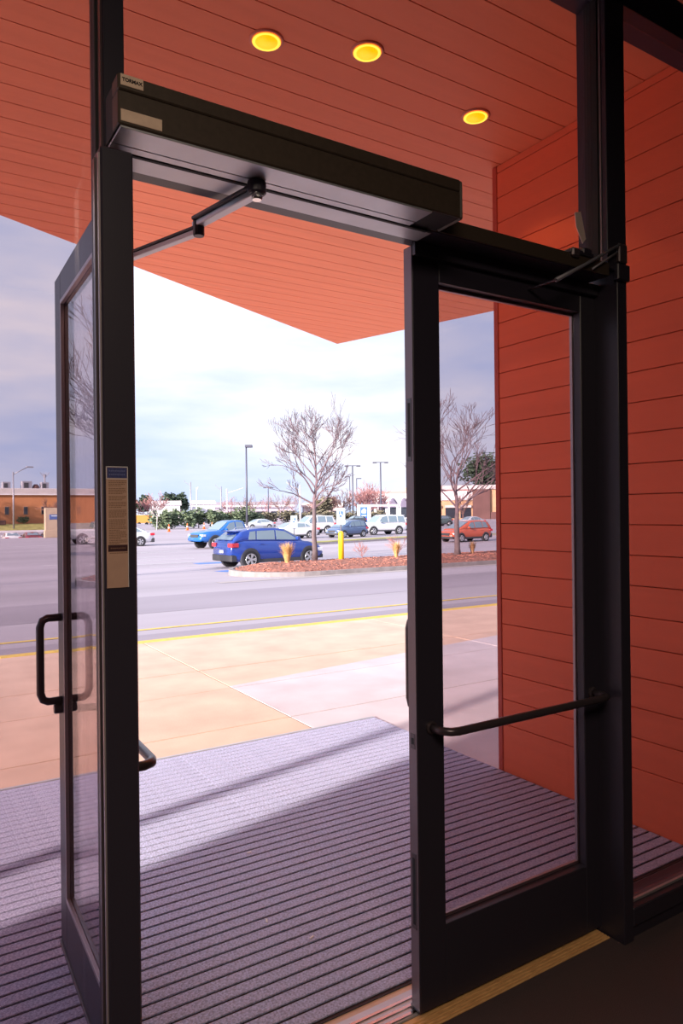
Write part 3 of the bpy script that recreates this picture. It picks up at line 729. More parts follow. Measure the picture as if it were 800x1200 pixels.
    if detail:
        for sgn in (1, -1):
            for (a, b, c, d) in K['wins'][-2:]:
                xh = a + .18; zh = interp(belt, xh) - .12
                yy_ = hw * .975
                MB().box(xh - .10, xh + .10, min(sgn * yy_, sgn * (yy_ + .025)), max(sgn * yy_, sgn * (yy_ + .025)), zh - .015, zh + .015, .006).build('door_handle', pm, t)
        if kind in ('suv', 'large_suv'):
            for sgn in (1, -1):
                MB().tube([(roof[3][0], sgn * rw * .88, Hm - .07), (roof[3][0] + .1, sgn * rw * .90, Hm + .03), (roof[-2][0] - .25, sgn * rw * .90, Hm + .02), (roof[-2][0] - .1, sgn * rw * .88, Hm - .07)], .016, 8).build('roof_rail', RIM, t, True)
            sx_ = roof[2][0]
            MB().box(sx_ - .20, sx_ + .10, -rw * .86, rw * .86, roof[2][1] - .015, roof[2][1] + .03, .012).build('spoiler', pm, t)
    return t
G0 = lambda x, y: tz(x, y)
def put(kind, pname, pcol, label, x, y, deg, group=None, **k): return make_car(kind, pname, pcol, label, (x, y, tz(x, y)), R(deg), group, **k)
put('suv', 'deep_blue', (0.015, 0.055, 0.33), 'deep blue hatchback suv parked nose right behind the mulch island', 13.30, 26.85, 4.4)
put('pickup', 'bright_blue', (0.012, 0.13, 0.48), 'bright blue pickup truck facing left behind the deep blue suv', 18.9, 43.95, 190)
put('sedan', 'white', (0.80, 0.80, 0.83), 'white car cut by the door jamb, only its tail showing', 13.5, 51.2, 180)
put('sedan', 'white', (0.80, 0.80, 0.83), 'white sedan facing left just beyond the deep blue suv', 29.7, 55.4, 180)
put('large_suv', 'white', (0.80, 0.80, 0.83), 'white van-like suv mostly hidden behind the grey blue hatchback', 38.6, 67.5, 180)
put('hatch', 'slate_blue', (0.08, 0.13, 0.26), 'slate blue small suv facing left beside the yellow bollard', 34.7, 54.2, 194)
put('large_suv', 'white', (0.80, 0.80, 0.83), 'big white suv parked facing left beside the grass strip', 41.4, 58.3, 180)
put('hatch', 'burnt_orange', (0.60, 0.11, 0.05), 'burnt orange hatchback facing left, seen through the closed door', 35.4, 39.3, 184)
put('suv', 'grey_green', (0.10, 0.15, 0.15), 'dark grey green suv seen left of the slim tree through the closed door', 72.0, 86.0, 180)
put('sedan', 'silver', (0.55, 0.58, 0.64), 'silver sedan just behind the burnt orange hatchback', 72.6, 79.5, 180)
put('sedan', 'silver', (0.55, 0.58, 0.64), 'pale silver sedan showing its roof above the bright blue pickup', 45.4, 95, 180)
put('suv', 'charcoal', (0.05, 0.06, 0.08), 'charcoal suv far back left of the tall blue and white sign', 77.5, 118, 180)
put('suv', 'dull_blue', (0.10, 0.16, 0.32), 'dull blue suv far back above the big white suv', 92.5, 118, 180)
put('sedan', 'white', (0.80, 0.80, 0.83), 'white car down in the dip before the brick building, leftmost', 11.9, 93, 90)
put('sedan', 'dark_red', (0.22, 0.03, 0.04), 'dark red car down in the dip before the brick building', 14.1, 93, 90)
put('hatch', 'dull_blue', (0.10, 0.16, 0.32), 'dull blue small car in the dip beside the beige sign block', 16.1, 93, 90)
# cars that the open door mirrors
put('pickup', 'white', (0.80, 0.80, 0.83), 'white pickup seen only mirrored in the open glass door', -10.3, 58, 180)
put('hatch', 'white', (0.80, 0.80, 0.83), 'small white car seen only mirrored in the open glass door', -9.2, 42.5, -80)

# ------------------------------------------------------------------ planted islands
def island(name, label, poly, ztop, seed):
    t = thing(name, label, 'island', (sum(p[0] for p in poly) / len(poly), sum(p[1] for p in poly) / len(poly), ztop))
    ox, oy = t.location.x, t.location.y
    P = [(x - ox, y_ - oy) for x, y_ in poly]
    n = len(P)
    def inset(d):
        out = []
        for i in range(n):
            a, b, c = Vector(P[i - 1]), Vector(P[i]), Vector(P[(i + 1) % n])
            n1 = Vector((-(b - a).y, (b - a).x)).normalized(); n2 = Vector((-(c - b).y, (c - b).x)).normalized()
            m_ = (n1 + n2).normalized(); out.append(tuple(b + m_ * d / max(.5, m_.dot(n1))))
        return out
    I = inset(0.16)
    vs = [(x, y_, -.40) for x, y_ in P] + [(x, y_, 0.0) for x, y_ in P] + [(x, y_, 0.0) for x, y_ in I] + [(x, y_, -.30) for x, y_ in I]
    fs = []
    for i in range(n):
        j = (i + 1) % n
        for k in range(3): fs.append((k * n + i, k * n + j, (k + 1) * n + j, (k + 1) * n + i))
    MB().add(vs, fs).build('kerb', mat('worn_kerb', (0.27, 0.24, 0.245), 0.9, noise=0.2, nscale=3), t)
    I2 = inset(0.17)
    # mulch mound: rings towards the centre line
    vs = []; fs = []; rings = 6; rnd = random.Random(seed)
    for k in range(rings):
        J = inset(0.17 + k * 0.28)
        for x, y_ in J: vs.append((x, y_, -.03 + .16 * math.sin(min(1, k / 4) * PI / 2) + rnd.uniform(-.012, .012)))
    for k in range(rings - 1):
        for i in range(n):
            j = (i + 1) % n; fs.append((k * n + i, k * n + j, (k + 1) * n + j, (k + 1) * n + i))
    fs.append(tuple((rings - 1) * n + i for i in range(n)))
    MB().add(vs, fs).build('mulch', MULCH, t, True)
    mb = MB(); xs_ = [p[0] for p in P]; ys_ = [p[1] for p in P]
    hpl = half_planes(I2)
    cnt = 0
    while cnt < 2600:
        x, y_ = rnd.uniform(min(xs_), max(xs_)), rnd.uniform(min(ys_), max(ys_))
        dd = min((a * x + b * y_ + c) / math.hypot(a, b) for a, b, c in hpl)
        if dd < .05: continue
        z_ = -.03 + .16 * math.sin(min(1, dd / 1.12) * PI / 2)
        M = Matrix.Translation((x, y_, z_ + .005)) @ Matrix.Rotation(rnd.uniform(0, 6.3), 4, 'Z') @ Matrix.Rotation(rnd.uniform(-.6, .6), 4, 'X')
        mb.obox(M, rnd.uniform(.04, .13), rnd.uniform(.02, .05), .02); cnt += 1
    mb.build('mulch_chips', CHIP, t, fix=False)['kind'] = 'stuff'
    return t
ZI = -0.27
def rounded(x0, x1, y0, y1, nose=True):
    r_ = (y1 - y0) / 2; cx = x0 + r_; pts = []
    pts = [(cx + (x1 - r_ - cx) * i / 12, y0) for i in range(13)]
    pts += [(x1 - r_ + r_ * math.cos(a), (y0 + y1) / 2 + r_ * math.sin(a)) for a in [(-90 + 15 * k) * PI / 180 for k in range(1, 12)]]
    pts += [(x1 - r_ - (x1 - r_ - cx) * i / 12, y1) for i in range(13)]
    pts += [(cx + r_ * math.cos(a), (y0 + y1) / 2 + r_ * math.sin(a)) for a in [(90 + 15 * k) * PI / 180 for k in range(1, 12)]]
    return pts
island('planted_island', 'long kerbed island of red brown mulch across the road', rounded(9.5, 34, 19.75, 23.95), ZI, 3)
island('planted_island', 'kerbed mulch island off to the left, seen mirrored in the open door', rounded(-16, -2.6, 19.9, 23.9), ZI, 5)
# grass strip with kerb before the white suv
gs = thing('grass_strip', 'narrow kerbed strip of yellowish grass before the big white suv', 'grass strip', (33, 47.5, -.6))
pa = [(-8.5, -4.9), (3.5, -1.0), (13, -1.2), (13, .4), (2.8, .6), (-8.5, -3.2)]
MB().prism(pa, -.1, .13).build('kerb', KERBC, gs)
pb_ = [(-8.2, -4.65), (3.5, -.85), (12.8, -1.05), (12.8, .25), (2.9, .45), (-8.2, -3.3)]
MB().prism(pb_, .1, .17).build('turf', GRASS, gs)

# ------------------------------------------------------------------ trees and shrubs
def bare_tree(name, label, loc, H, seed, spread=0.30, trunk_r=0.10, fork=0.5, levels=5, bark=BARK, twig=None, cat='tree', group=None, nmain=7, flat=1.0, rmin=0.004, kids=(3, 4), leader=0.0):
    rnd = random.Random(seed)
    t = thing(name, label, cat, loc, 0, group)
    tr = MB(); br = MB()
    pts = []; x = y_ = 0
    for i in range(7):
        f = i / 6; pts.append((x, y_, H * fork * f)); x += rnd.uniform(-.02, .02) * H * .2; y_ += rnd.uniform(-.02, .02) * H * .2
    tr.tube(pts, [trunk_r * (1.25 if i == 0 else 1 - .30 * i / 6) for i in range(7)], 10)
    top = Vector(pts[-1])
    def grow(p, d, L, r_, lv):
        n = 4 if lv > 1 else 3; q = [p]; dd = d.copy()
        for i in range(n):
            dd = (dd + Vector((rnd.uniform(-.22, .22), rnd.uniform(-.22, .22), rnd.uniform(-.10, .20)))).normalized()
            q.append(q[-1] + dd * L / n)
        br.tube(q, [max(rmin, r_ * (1 - .5 * i / n)) for i in range(n + 1)], 6 if lv > 3 else (4 if lv > 1 else 3), caps=False)
        if lv <= 0: return
        for k in range(rnd.randint(*kids)):
            f = rnd.uniform(.35, 1.0) if k else 1.0
            i = min(n - 1, int(f * n)); b = q[i].lerp(q[i + 1], f * n - i) if f < 1 else q[-1]
            ax = Vector((rnd.uniform(-1, 1), rnd.uniform(-1, 1), rnd.uniform(-.5, .7))).normalized()
            nd = (dd + ax * (rnd.uniform(.35, .70) if leader else rnd.uniform(.45, .85))).normalized()
            grow(b, nd, L * rnd.uniform(.58, .76), max(rmin, r_ * .52), lv - 1)
    if leader:
        pts2 = [top]; n2 = 6
        for i in range(n2):
            pts2.append(pts2[-1] + Vector((rnd.uniform(-.03, .03) * H * .25, rnd.uniform(-.03, .03) * H * .25, H * leader / n2)))
        br.tube(pts2, [trunk_r * .62 * (1 - .85 * i / n2) + rmin for i in range(n2 + 1)], 7, caps=False)
        for k in range(nmain):
            f = (k + .3) / nmain; q = f * (n2 - .01); i = int(q)
            b = pts2[i].lerp(pts2[i + 1], q - i); a = k * 2.4 + rnd.uniform(-.4, .4)
            up = .62 + .75 * f
            d = Vector((math.cos(a), math.sin(a), up)).normalized()
            grow(b, d, H * spread * (.88 + .42 * math.sin(PI * min(1, f * 1.05))) * rnd.uniform(.85, 1.1), trunk_r * (.42 - .24 * f), levels - 1)
        grow(pts2[-1], Vector((.1, 0, 1)), H * spread * .5, trunk_r * .12, levels - 2)
        nmain = 0
    for k in range(nmain):
        a = 2 * PI * k / nmain + rnd.uniform(-.3, .3); up = rnd.uniform(.75, 1.9)
        d = Vector((math.cos(a), math.sin(a) * flat, up)).normalized()
        zf = 1.0 if k < nmain // 2 else rnd.uniform(.82, 1.0)
        base = Vector(pts[-1]) if zf == 1.0 else Vector(pts[-2]).lerp(top, (zf - .8334) / .1667 if zf > .8334 else 0)
        grow(base, d, H * spread * rnd.uniform(.75, 1.1), trunk_r * .48, levels - 1)
    tr.build('trunk', bark, t, True); br.build('branches', twig or bark, t, fix=False)
    return t
bare_tree('bare_tree', 'bare grey tree rising from the island before the deep blue suv', (13.50, 23.4, -.16), 5.5, 26, spread=.17, trunk_r=.105, fork=.35, levels=5, nmain=17, kids=(2, 4), rmin=0.0062, leader=.38, twig=mat('violet_grey_twig', (.17, .115, .135), .9))
bare_tree('bare_tree', 'slim bare tree on the island seen through the closed door', (19.25, 21.85, -.16), 5.0, 5, spread=.27, trunk_r=.125, fork=.34, levels=5, nmain=11, kids=(2, 4), rmin=0.007, leader=.36, twig=MATS['violet_grey_twig'])
bare_tree('bare_tree', 'bare tree on the left island, seen mirrored in the open door', (-4.9, 22.4, -.16), 6.4, 8, spread=.28, trunk_r=.12, fork=.36, levels=5, nmain=12, kids=(2, 4), rmin=0.008, leader=.42)

def leafy(name, label, loc, rx, ry, rz_, n, size, m, seed, cat='shrub', group=None, trunk=0.0, blobs=6, stemm=BARK):
    rnd = random.Random(seed); t = thing(name, label, cat, loc, 0, group); mb = MB()
    bl = [(Vector((rnd.uniform(-.55, .55) * rx, rnd.uniform(-.55, .55) * ry, rz_ * rnd.uniform(.35, .75))), rnd.uniform(.45, .62)) for _ in range(blobs)]
    for i in range(n):
        c, s_ = bl[rnd.randrange(blobs)]
        v = Vector((rnd.gauss(0, 1), rnd.gauss(0, 1), rnd.gauss(0, 1))).normalized() * (rnd.random() ** .4)
        p = c + Vector((v.x * rx * s_, v.y * ry * s_, v.z * rz_ * s_ * .75)); p.z = max(.02, p.z)
        M = Matrix.Translation((p.x, p.y, p.z + trunk)) @ Matrix.Rotation(rnd.uniform(0, 6.3), 4, 'Z') @ Matrix.Rotation(rnd.uniform(0, 3.1), 4, 'X')
        s2 = size * rnd.uniform(.6, 1.3)
        mb.add([M @ Vector(q) for q in ((-s2, 0, 0), (0, -s2 * .45, .1 * s2), (s2, 0, 0), (0, s2 * .45, .1 * s2))], [(0, 1, 2, 3)])
    o = mb.build('foliage', m, t, fix=False)
    MB().tube([(0, 0, 0), (0.02, 0, (trunk + rz_ * .5) * .5), (0, .03, trunk + rz_ * .6)], [.10 * max(.3, rz_ / 4), .08 * max(.3, rz_ / 4), .03], 7).build('stem', stemm, t, True)
    return t
def tuft(name, label, loc, h, w, n, m, seed, cat='plant', group=None):
    rnd = random.Random(seed); t = thing(name, label, cat, loc, 0, group); mb = MB()
    for i in range(n):
        a = rnd.uniform(0, 6.3); lean = rnd.random() ** .7 * w; hh = h * rnd.uniform(.55, 1.05)
        b = Vector((math.cos(a), math.sin(a), 0)); p0 = b * rnd.uniform(0, .10 * w * 2); sd_ = Vector((-b.y, b.x, 0)) * .008
        pm_ = p0 + b * lean * .35 + Vector((0, 0, hh * .65)); p2 = p0 + b * lean + Vector((0, 0, hh))
        mb.add([p0 - sd_, p0 + sd_, pm_ + sd_, p2, pm_ - sd_], [(0, 1, 2, 4), (4, 2, 3)])
    mb.build('blades', m, t, fix=False)['kind'] = 'stuff'
    MB().lathe([(w * .25, 0), (w * .2, .05), (w * .05, .08)], 10).build('crown', m, t)
    return t
tuft('grass_clump', 'golden dry grass clump before the rear wheel of the deep blue suv', (11.75, 22.3, -.16), .75, .35, 420, TANGR, 1)
tuft('grass_clump', 'tan dry grass clump at the right of the island by the jamb', (16.45, 22.2, -.16), .62, .26, 300, TANGR, 2)
tuft('grass_clump', 'tan dry grass clump beside the slim tree behind the closed door', (20.2, 22.0, -.16), .55, .22, 300, mat('brown_grass', (0.42, 0.24, 0.13), .9), 3)
tuft('grass_clump', 'dry grass clump on the left island, seen mirrored in the open door', (-3.9, 22.2, -.16), .55, .22, 200, MATS['brown_grass'], 4)
bare_tree('twiggy_shrub', 'low reddish twiggy shrub on the island right of the yellow bollard', (15.0, 22.4, -.16), .62, 31, spread=.5, trunk_r=.012, fork=.15, levels=3, bark=REDSH, cat='shrub', nmain=8, rmin=.004)
bare_tree('twiggy_shrub', 'low reddish twiggy shrub leaning over the tan grass clump', (16.75, 22.5, -.16), .80, 32, spread=.5, trunk_r=.012, fork=.15, levels=3, bark=REDSH, cat='shrub', nmain=8, rmin=.004)

# hedge of separate evergreen shrubs beyond the lot
rnd = random.Random(9)
hx = [(34.2, 106.5), (36.6, 107.6), (39.0, 107.0), (41.2, 108.2), (43.6, 107.4), (46.0, 108.6), (48.4, 108.0), (51, 109.2)]
pos = ['leftmost', 'second', 'third', 'fourth', 'fifth', 'sixth', 'seventh', 'rightmost']
for k, (x, y_) in enumerate(hx):
    leafy('evergreen_shrub', f'{pos[k]} of the green shrubs massed behind the orange cones', (x, y_, tz(x, y_)), 1.7, 1.5, rnd.uniform(2.7, 3.4), 900, .28, LEAFH, 40 + k, group='green shrubs behind the cones')
for k in range(9):
    x, y_ = 58 + k * 5.2, 134 + k * 1.0
    leafy('hedge_shrub', ['first', 'second', 'third', 'fourth', 'fifth', 'sixth', 'seventh', 'eighth', 'ninth'][k] + ' from left of the dull low shrubs in the far brown hedge', (x, y_, tz(x, y_)), 3.2, 1.5, 2.6, 700, .32, LEAFO, 60 + k, group='low shrubs of the far hedge')
# distant trees
bare_tree('distant_tree', 'pinkish bare tree just right of the door jamb, before the hedge', (38.6, 125, tz(38.6, 125)), 6.6, 51, spread=.33, trunk_r=.12, fork=.22, levels=4, bark=PINKT, nmain=10, rmin=.03, kids=(3, 4))
bare_tree('sapling', 'thin pale sapling standing before the left end of the hedge', (31.8, 100, tz(31.8, 100)), 4.6, 52, spread=.22, trunk_r=.07, fork=.45, levels=3, bark=mat('pale_bark', (.55, .5, .5), .9), nmain=5, rmin=.02, kids=(2, 3))
pine_xy = [(66, 226, 4.2), (71, 233, 5.2), (76.5, 226, 5.6), (82.5, 233, 4.8), (85.5, 240, 5.6)]
ordn = ['leftmost', 'second', 'third', 'fourth', 'rightmost']
for k, (x, y_, h) in enumerate(pine_xy):
    leafy('distant_pine', f'{ordn[k]} of the dark rounded treetops on the far skyline above the hedge', (x, y_, tz(x, y_)), 3.2, 2.6, h, 900, .6, LEAFD, 70 + k, cat='tree', group='dark far treetops', trunk=3.4)
bx_xy = [(93, 200), (99, 202), (104, 201), (82, 190), (88.5, 192), (110, 203), (117, 206)]
bpos = ['fifth', 'sixth', 'seventh', 'third', 'fourth', 'eighth', 'ninth']
for k, (x, y_) in enumerate(bx_xy):
    bare_tree('distant_tree', f'{bpos[k]} from left of the thin bare trees hazy on the far skyline', (x, y_, tz(x, y_)), 8.2 + (k % 3) * 1.1, 80 + k, spread=.34, trunk_r=.16, fork=.25, levels=3, bark=PINKT if k % 2 else BARK2, nmain=7, rmin=.035, kids=(3, 4), group='thin bare far trees')
rt_xy = [(104, 172, 9.0), (111, 176, 8.6), (118, 177, 10.6), (123.5, 180, 12.2), (127.5, 181, 11.6), (108, 182, 8.0)]
rpos = ['leftmost', 'third', 'fourth', 'fifth', 'rightmost', 'second']
for k, (x, y_, h) in enumerate(rt_xy):
    bare_tree('distant_tree', f'{rpos[k]} of the reddish bare trees left of the shop with grey awnings', (x, y_, tz(x, y_)), h, 95 + k, spread=.36, trunk_r=.2, fork=.2, levels=4, bark=PINKT if k > 1 else BARK2, nmain=9, rmin=.045, kids=(3, 4), group='reddish bare trees by the shop')
leafy('distant_tree', 'round olive tree behind the trunk of the island tree', (100, 170, tz(100, 170)), 3.6, 3.0, 5.6, 500, .8, LEAFO, 111, cat='tree', trunk=.6)
leafy('large_pine', 'tall dark pine at the edge of the orange wall, behind the far building', (164, 172, tz(164, 172)), 9.5, 8.0, 11.5, 5200, .62, LEAFD, 112, cat='tree', trunk=8.5, blobs=14, stemm=BARK2)
bare_tree('distant_tree', 'bare brown tree before the far building with the brown pillar', (98.5, 110, tz(98.5, 110)), 6.4, 113, spread=.34, trunk_r=.14, fork=.3, levels=4, bark=BARK2, nmain=7, rmin=.03, kids=(3, 3))
leafy('brown_tree', 'dense brown tree seen only mirrored in the open glass door', (-17.5, 82, tz(-17.5, 82)), 5.0, 4.0, 6.6, 1500, .5, LEAFO, 114, cat='tree', trunk=.6)
bare_tree('bare_tree', 'bare tree off to the left that throws its shadow on the brick building', (4.0, 115.5, tz(4.0, 115.5)), 8.0, 115, spread=.25, trunk_r=.22, fork=.25, levels=5, bark=BARK2, nmain=9, rmin=.03, kids=(3, 4))
bare_tree('small_tree', 'small brown bare tree before the right end of the brick building, by the sign block', (20.4, 112.5, tz(20.4, 112.5)), 4.6, 118, spread=.34, trunk_r=.12, fork=.25, levels=4, bark=BARK2, nmain=8, rmin=.03, kids=(3, 4))
leafy('clipped_bush', 'green bush against the brick wall right of the street lamp', (16.9, 118.6, tz(16.9, 118.6)), 1.2, .7, 1.15, 500, .16, LEAFH, 116)

# ------------------------------------------------------------------ buildings
bb = thing('brick_building', 'long orange brick building with a pale roof band at far left', 'building', (8, 120, .2))
MB().box(-30, 20, 0, 16, -.6, 4.80).build('wall', BRICK, bb)
MB().box(-30.2, 20.2, -.25, 16.2, 4.80, 5.75, .05).build('roof_band', PALE, bb)
MB().box(-30.3, 20.3, -.35, 16.3, 4.70, 4.86).build('gutter', WHITEB, bb)
for x in (-9, -3.9, -1.2, 1.5, 4.2, 6.83, 9.50, 12.05, 14.7, 17.4):
    w_ = MB().box(x - .34, x + .34, -.06, .05, 1.62, 2.95, .02).build('window_frame', mat('tan_window_frame', (.42, .25, .17), .7), bb)
    MB().box(x - .26, x + .26, -.09, -.05, 1.72, 2.85).build('pane', DGLASS, w_)
for k, (x, z1, w) in enumerate(((7.2, .75, .6), (10.2, .85, .75), (12.9, .75, .6))):
    o = MB().box(x - w, x + w, 3.2, 4.6, 5.75, 5.75 + z1 * 1.5, .04).build('roof_unit', STEEL, bb)
    MB().box(x - w * .6, x + w * .3, 3.16, 3.2, 5.95, 5.75 + z1 * 1.2).build('grille', PLAST, o)
MB().lathe([(.55, 0), (.5, .5), (.25, .8)], 12, Matrix.Translation((11.6, 3.8, 5.75))).build('roof_vent', BRICK2, bb)
MB().tube([(13.0, 4, 5.7), (13.0, 4, 8.2)], .12, 8).build('antenna', STEEL, bb)
for a in (-.7, -.25, .25, .7): MB().tube([(13.0, 4, 7.3 + abs(a) * .4), (13.0 + a, 4, 8.5)], .05, 6).build('antenna_arm', STEEL, bb)
gb = grid_mesh('grass_bank', GRASS, frange(-12, 28, 2), frange(109.5, 119.5, 1), lambda x, y_: tz(x, y_) + .03); struct(gb, 'grass bank before the brick building')
struct(MB().box(-12, 28, 107.6, 108.2, -.7, -.35).build('kerb_wall', WHITEB), 'white kerb before the grass bank')
tag(MB().box(-1.3, 1.3, -.3, .3, 0, .7, .1).build('low_red_wall', BRICK2), 'low dark red brick planter at the far left below the brick wall', 'planter').location = (13.0, 117.0, tz(13, 117))

mo = thing('monument_sign', 'beige stone sign block with a blue plate, cut by the open door', 'sign', (14.6, 78, tz(14.6, 78)))
MB().box(-1.45, 1.45, -.3, .3, 0, 3.05, .05).build('block', BEIGE, mo)
MB().box(-1.50, 1.50, -.34, .34, 0, .75, .04).build('plinth', BEIGE, mo)
pl = MB().box(-1.05, 1.05, -.33, -.28, 1.85, 2.38, .02).build('plate', mat('sign_slate_blue', (.10, .16, .40), .5), mo)
MB().box(-.85, .85, -.345, -.325, 2.18, 2.28).build('lettering_bar', SIGNW, pl)

# far white houses, low building, shop, right building
def house(name, label, x, y_, w, d, h, rh, wm_, rm_, nwin):
    b = thing(name, label, 'building', (x, y_, tz(x, y_)), R(-18))
    MB().box(-w / 2, w / 2, 0, d, 0, h).build('wall', wm_, b)
    MB().add([(-w / 2 - .4, -.4, h), (w / 2 + .4, -.4, h), (w / 2 + .4, d + .4, h), (-w / 2 - .4, d + .4, h), (-w / 2 - .4, d / 2, h + rh), (w / 2 + .4, d / 2, h + rh)],
             [(0, 1, 5, 4), (2, 3, 4, 5), (0, 4, 3), (1, 2, 5), (3, 2, 1, 0)]).build('roof', rm_, b)
    for k in range(nwin):
        xx = -w / 2 + w * (k + .5) / nwin
        wf_ = MB().box(xx - .65, xx + .65, -.05, .05, h * .42, h * .78).build('window_frame', WHITEB, b)
        MB().box(xx - .5, xx + .5, -.08, -.04, h * .45, h * .75).build('pane', DGLASS, wf_)
    return b
house('white_house', 'left white house with a pale roof beyond the hedge', 59.5, 180, 7.5, 8, 4.6, 1.3, WHITEB, PALE, 3)
house('white_house', 'right white house with a pale roof beyond the hedge', 71.5, 184, 6.0, 8, 4.9, 1.2, WHITEB, PALE, 2)
lbd = thing('low_building', 'long low grey building with bands of white on the far skyline', 'building', (103, 222, tz(103, 222)), R(-22))
MB().box(-15, 15, 0, 12, 0, 4.2).build('wall', mat('lilac_wall', (.42, .36, .46), .8), lbd)
MB().box(-15.4, 15.4, -.6, 12.4, 4.2, 6.3, .05).build('roof_band', GREYR, lbd)
MB().box(-15.3, 15.3, -.68, -.6, 4.7, 5.1).build('white_band', WHITEB, lbd)
for k in range(6): MB().box(-13 + k * 5, -10 + k * 5, -.06, .03, .6, 3.0).build('window', DGLASS, lbd)
lb2 = thing('low_building', 'small pale flat roofed building behind the island tree', 'building', (128.5, 216, tz(128, 216)), R(-26))
MB().box(-7, 7, 0, 9, 0, 4.4).build('wall', mat('pinkish_wall', (.52, .42, .42), .8), lb2)
MB().box(-7.3, 7.3, -.4, 9.3, 4.4, 5.8, .05).build('roof_band', PALE, lb2)
for k in range(3): MB().box(-5.5 + k * 4, -3.2 + k * 4, -.06, .03, .6, 3.0).build('window', DGLASS, lb2)
sp_ = thing('shop_building', 'white shop with arched grey awnings and a brick end tower', 'building', (147, 201, tz(147, 201)), R(-36))
MB().box(-9, 7, 0, 10, 0, 8.8).build('wall', WHITEB, sp_)
MB().box(-9.3, 7.2, -.3, 10.2, 8.8, 9.6, .05).build('cornice', BRICK2 if False else mat('rose_cornice', (.50, .28, .27), .8), sp_)
MB().box(5.6, 11, -.5, 10, 0, 9.8).build('brick_tower', mat('rose_brick', (.55, .28, .22), .9), sp_)
MB().box(5.3, 11.3, -.8, 10.3, 9.8, 10.9, .05).build('tower_cap', TANB, sp_)
for k in range(4):
    xx = -7.2 + k * 3.9
    MB().box(xx - 1.15, xx + 1.15, -.08, .02, 0.3, 4.0).build('window', DGLASS, sp_)
    n_ = 10; vs = []; fs = []
    for s_, yq, zq in ((1.0, -.12, 0), (.92, -1.3, -.7)):
        for i in range(n_ + 1):
            a = PI * i / n_; vs.append((xx + 1.35 * math.cos(a) * s_, yq, 4.6 + 2.6 * math.sin(a) * s_ + zq))
    for i in range(n_): fs.append((i, i + 1, n_ + 2 + i, n_ + 1 + i))
    fs.append(tuple(range(n_ + 1))); fs.append(tuple(range(n_ + 1, 2 * n_ + 2)))
    MB().add(vs, fs).build('awning', mat('grey_awning', (.15, .13, .20), .9), sp_)
rb_ = thing('store_building', 'wide tan store with a brown brick pillar seen through the closed door', 'building', (140.2, 149.2, tz(140, 149)), R(-42))
MB().box(-16, -1, 0, 12, 0, 5.4).build('wall', TANB, rb_)
MB().box(-16.2, 0, -.5, 12, 5.4, 8.0, .05).build('roof_band', WHITEB, rb_)
MB().box(-16.4, 14, -.8, 12, 8.4, 9.6, .05).build('cornice', PALE, rb_)
MB().box(-16.2, 0, -.3, 12, 8.0, 8.5).build('rose_band', MATS['rose_cornice'], rb_)
MB().box(-2.2, 2.6, -1.2, 12, 0, 8.4).build('brick_pillar', BRICK2, rb_)
MB().box(2.6, 14, -.2, 12, 0, 8.4).build('wall', TANB, rb_)
MB().box(2.7, 14, -1.0, -.2, 0, 2.0).build('low_wall', BRICK2, rb_)
for k in range(3): MB().box(-14 + k * 4.2, -11 + k * 4.2, -.1, .05, .3, 3.2).build('window', DGLASS, rb_)
for k in range(3): MB().box(-14.1 + k * 4.2, -10.9 + k * 4.2, -.8, 0, 3.3, 4.0, .05).build('awning', PALE, rb_)
ot = thing('orange_trailer', 'small yellow orange trailer peeping past the jamb beside the pinkish tree', 'trailer', (44.9, 150, tz(44.9, 150)))
MB().box(-2.6, 1.6, -.9, .9, .5, 2.2, .06).build('box', mat('trailer_orange', (.85, .42, .10), .6), ot)
for x in (-1.2, .4): MB().lathe([(.3, -.1), (.36, -.06), (.36, .06), (.3, .1)], 14, Matrix.Translation((x, -.85, .36)) @ Matrix.Rotation(PI / 2, 4, 'X')).build('wheel', TYRE, ot)

# tall blue and white street sign
bs = thing('pylon_sign', 'white pylon sign with a tall blue panel left of the big white suv', 'sign', (87.8, 130.2, tz(88, 130)), R(-34))
MB().box(-1.5, 1.5, -.3, .3, 0, 3.95, .04).build('pylon', WHITEB, bs)
bp_ = MB().box(-.85, .75, -.36, -.29, .2, 3.45, .02).build('blue_panel', SIGNB, bs)
MB().add([(-.5, -.385, 2.1), (.4, -.385, 2.1), (.5, -.385, 2.75), (.1, -.385, 3.15), (-.2, -.385, 3.0), (-.55, -.385, 2.6), (-.5, -.36, 2.1), (.4, -.36, 2.1), (.5, -.36, 2.75), (.1, -.36, 3.15), (-.2, -.36, 3.0), (-.55, -.36, 2.6)],
         [(0, 1, 2, 3, 4, 5), (11, 10, 9, 8, 7, 6)] + [(i, (i + 1) % 6, 6 + (i + 1) % 6, 6 + i) for i in range(6)]).build('white_emblem', WHITEB, bp_)
for z0_, z1_ in ((1.45, 1.62), (.45, .95)): MB().box(-.55, .5, -.38, -.355, z0_, z1_).build('white_bar', WHITEB, bp_)
MB().box(1.5, 7.5, -.2, .2, 3.55, 3.95, .03).build('side_beam', WHITEB, bs)
MB().box(7.1, 7.5, -.2, .2, 0, 3.55, .02).build('side_post', WHITEB, bs)

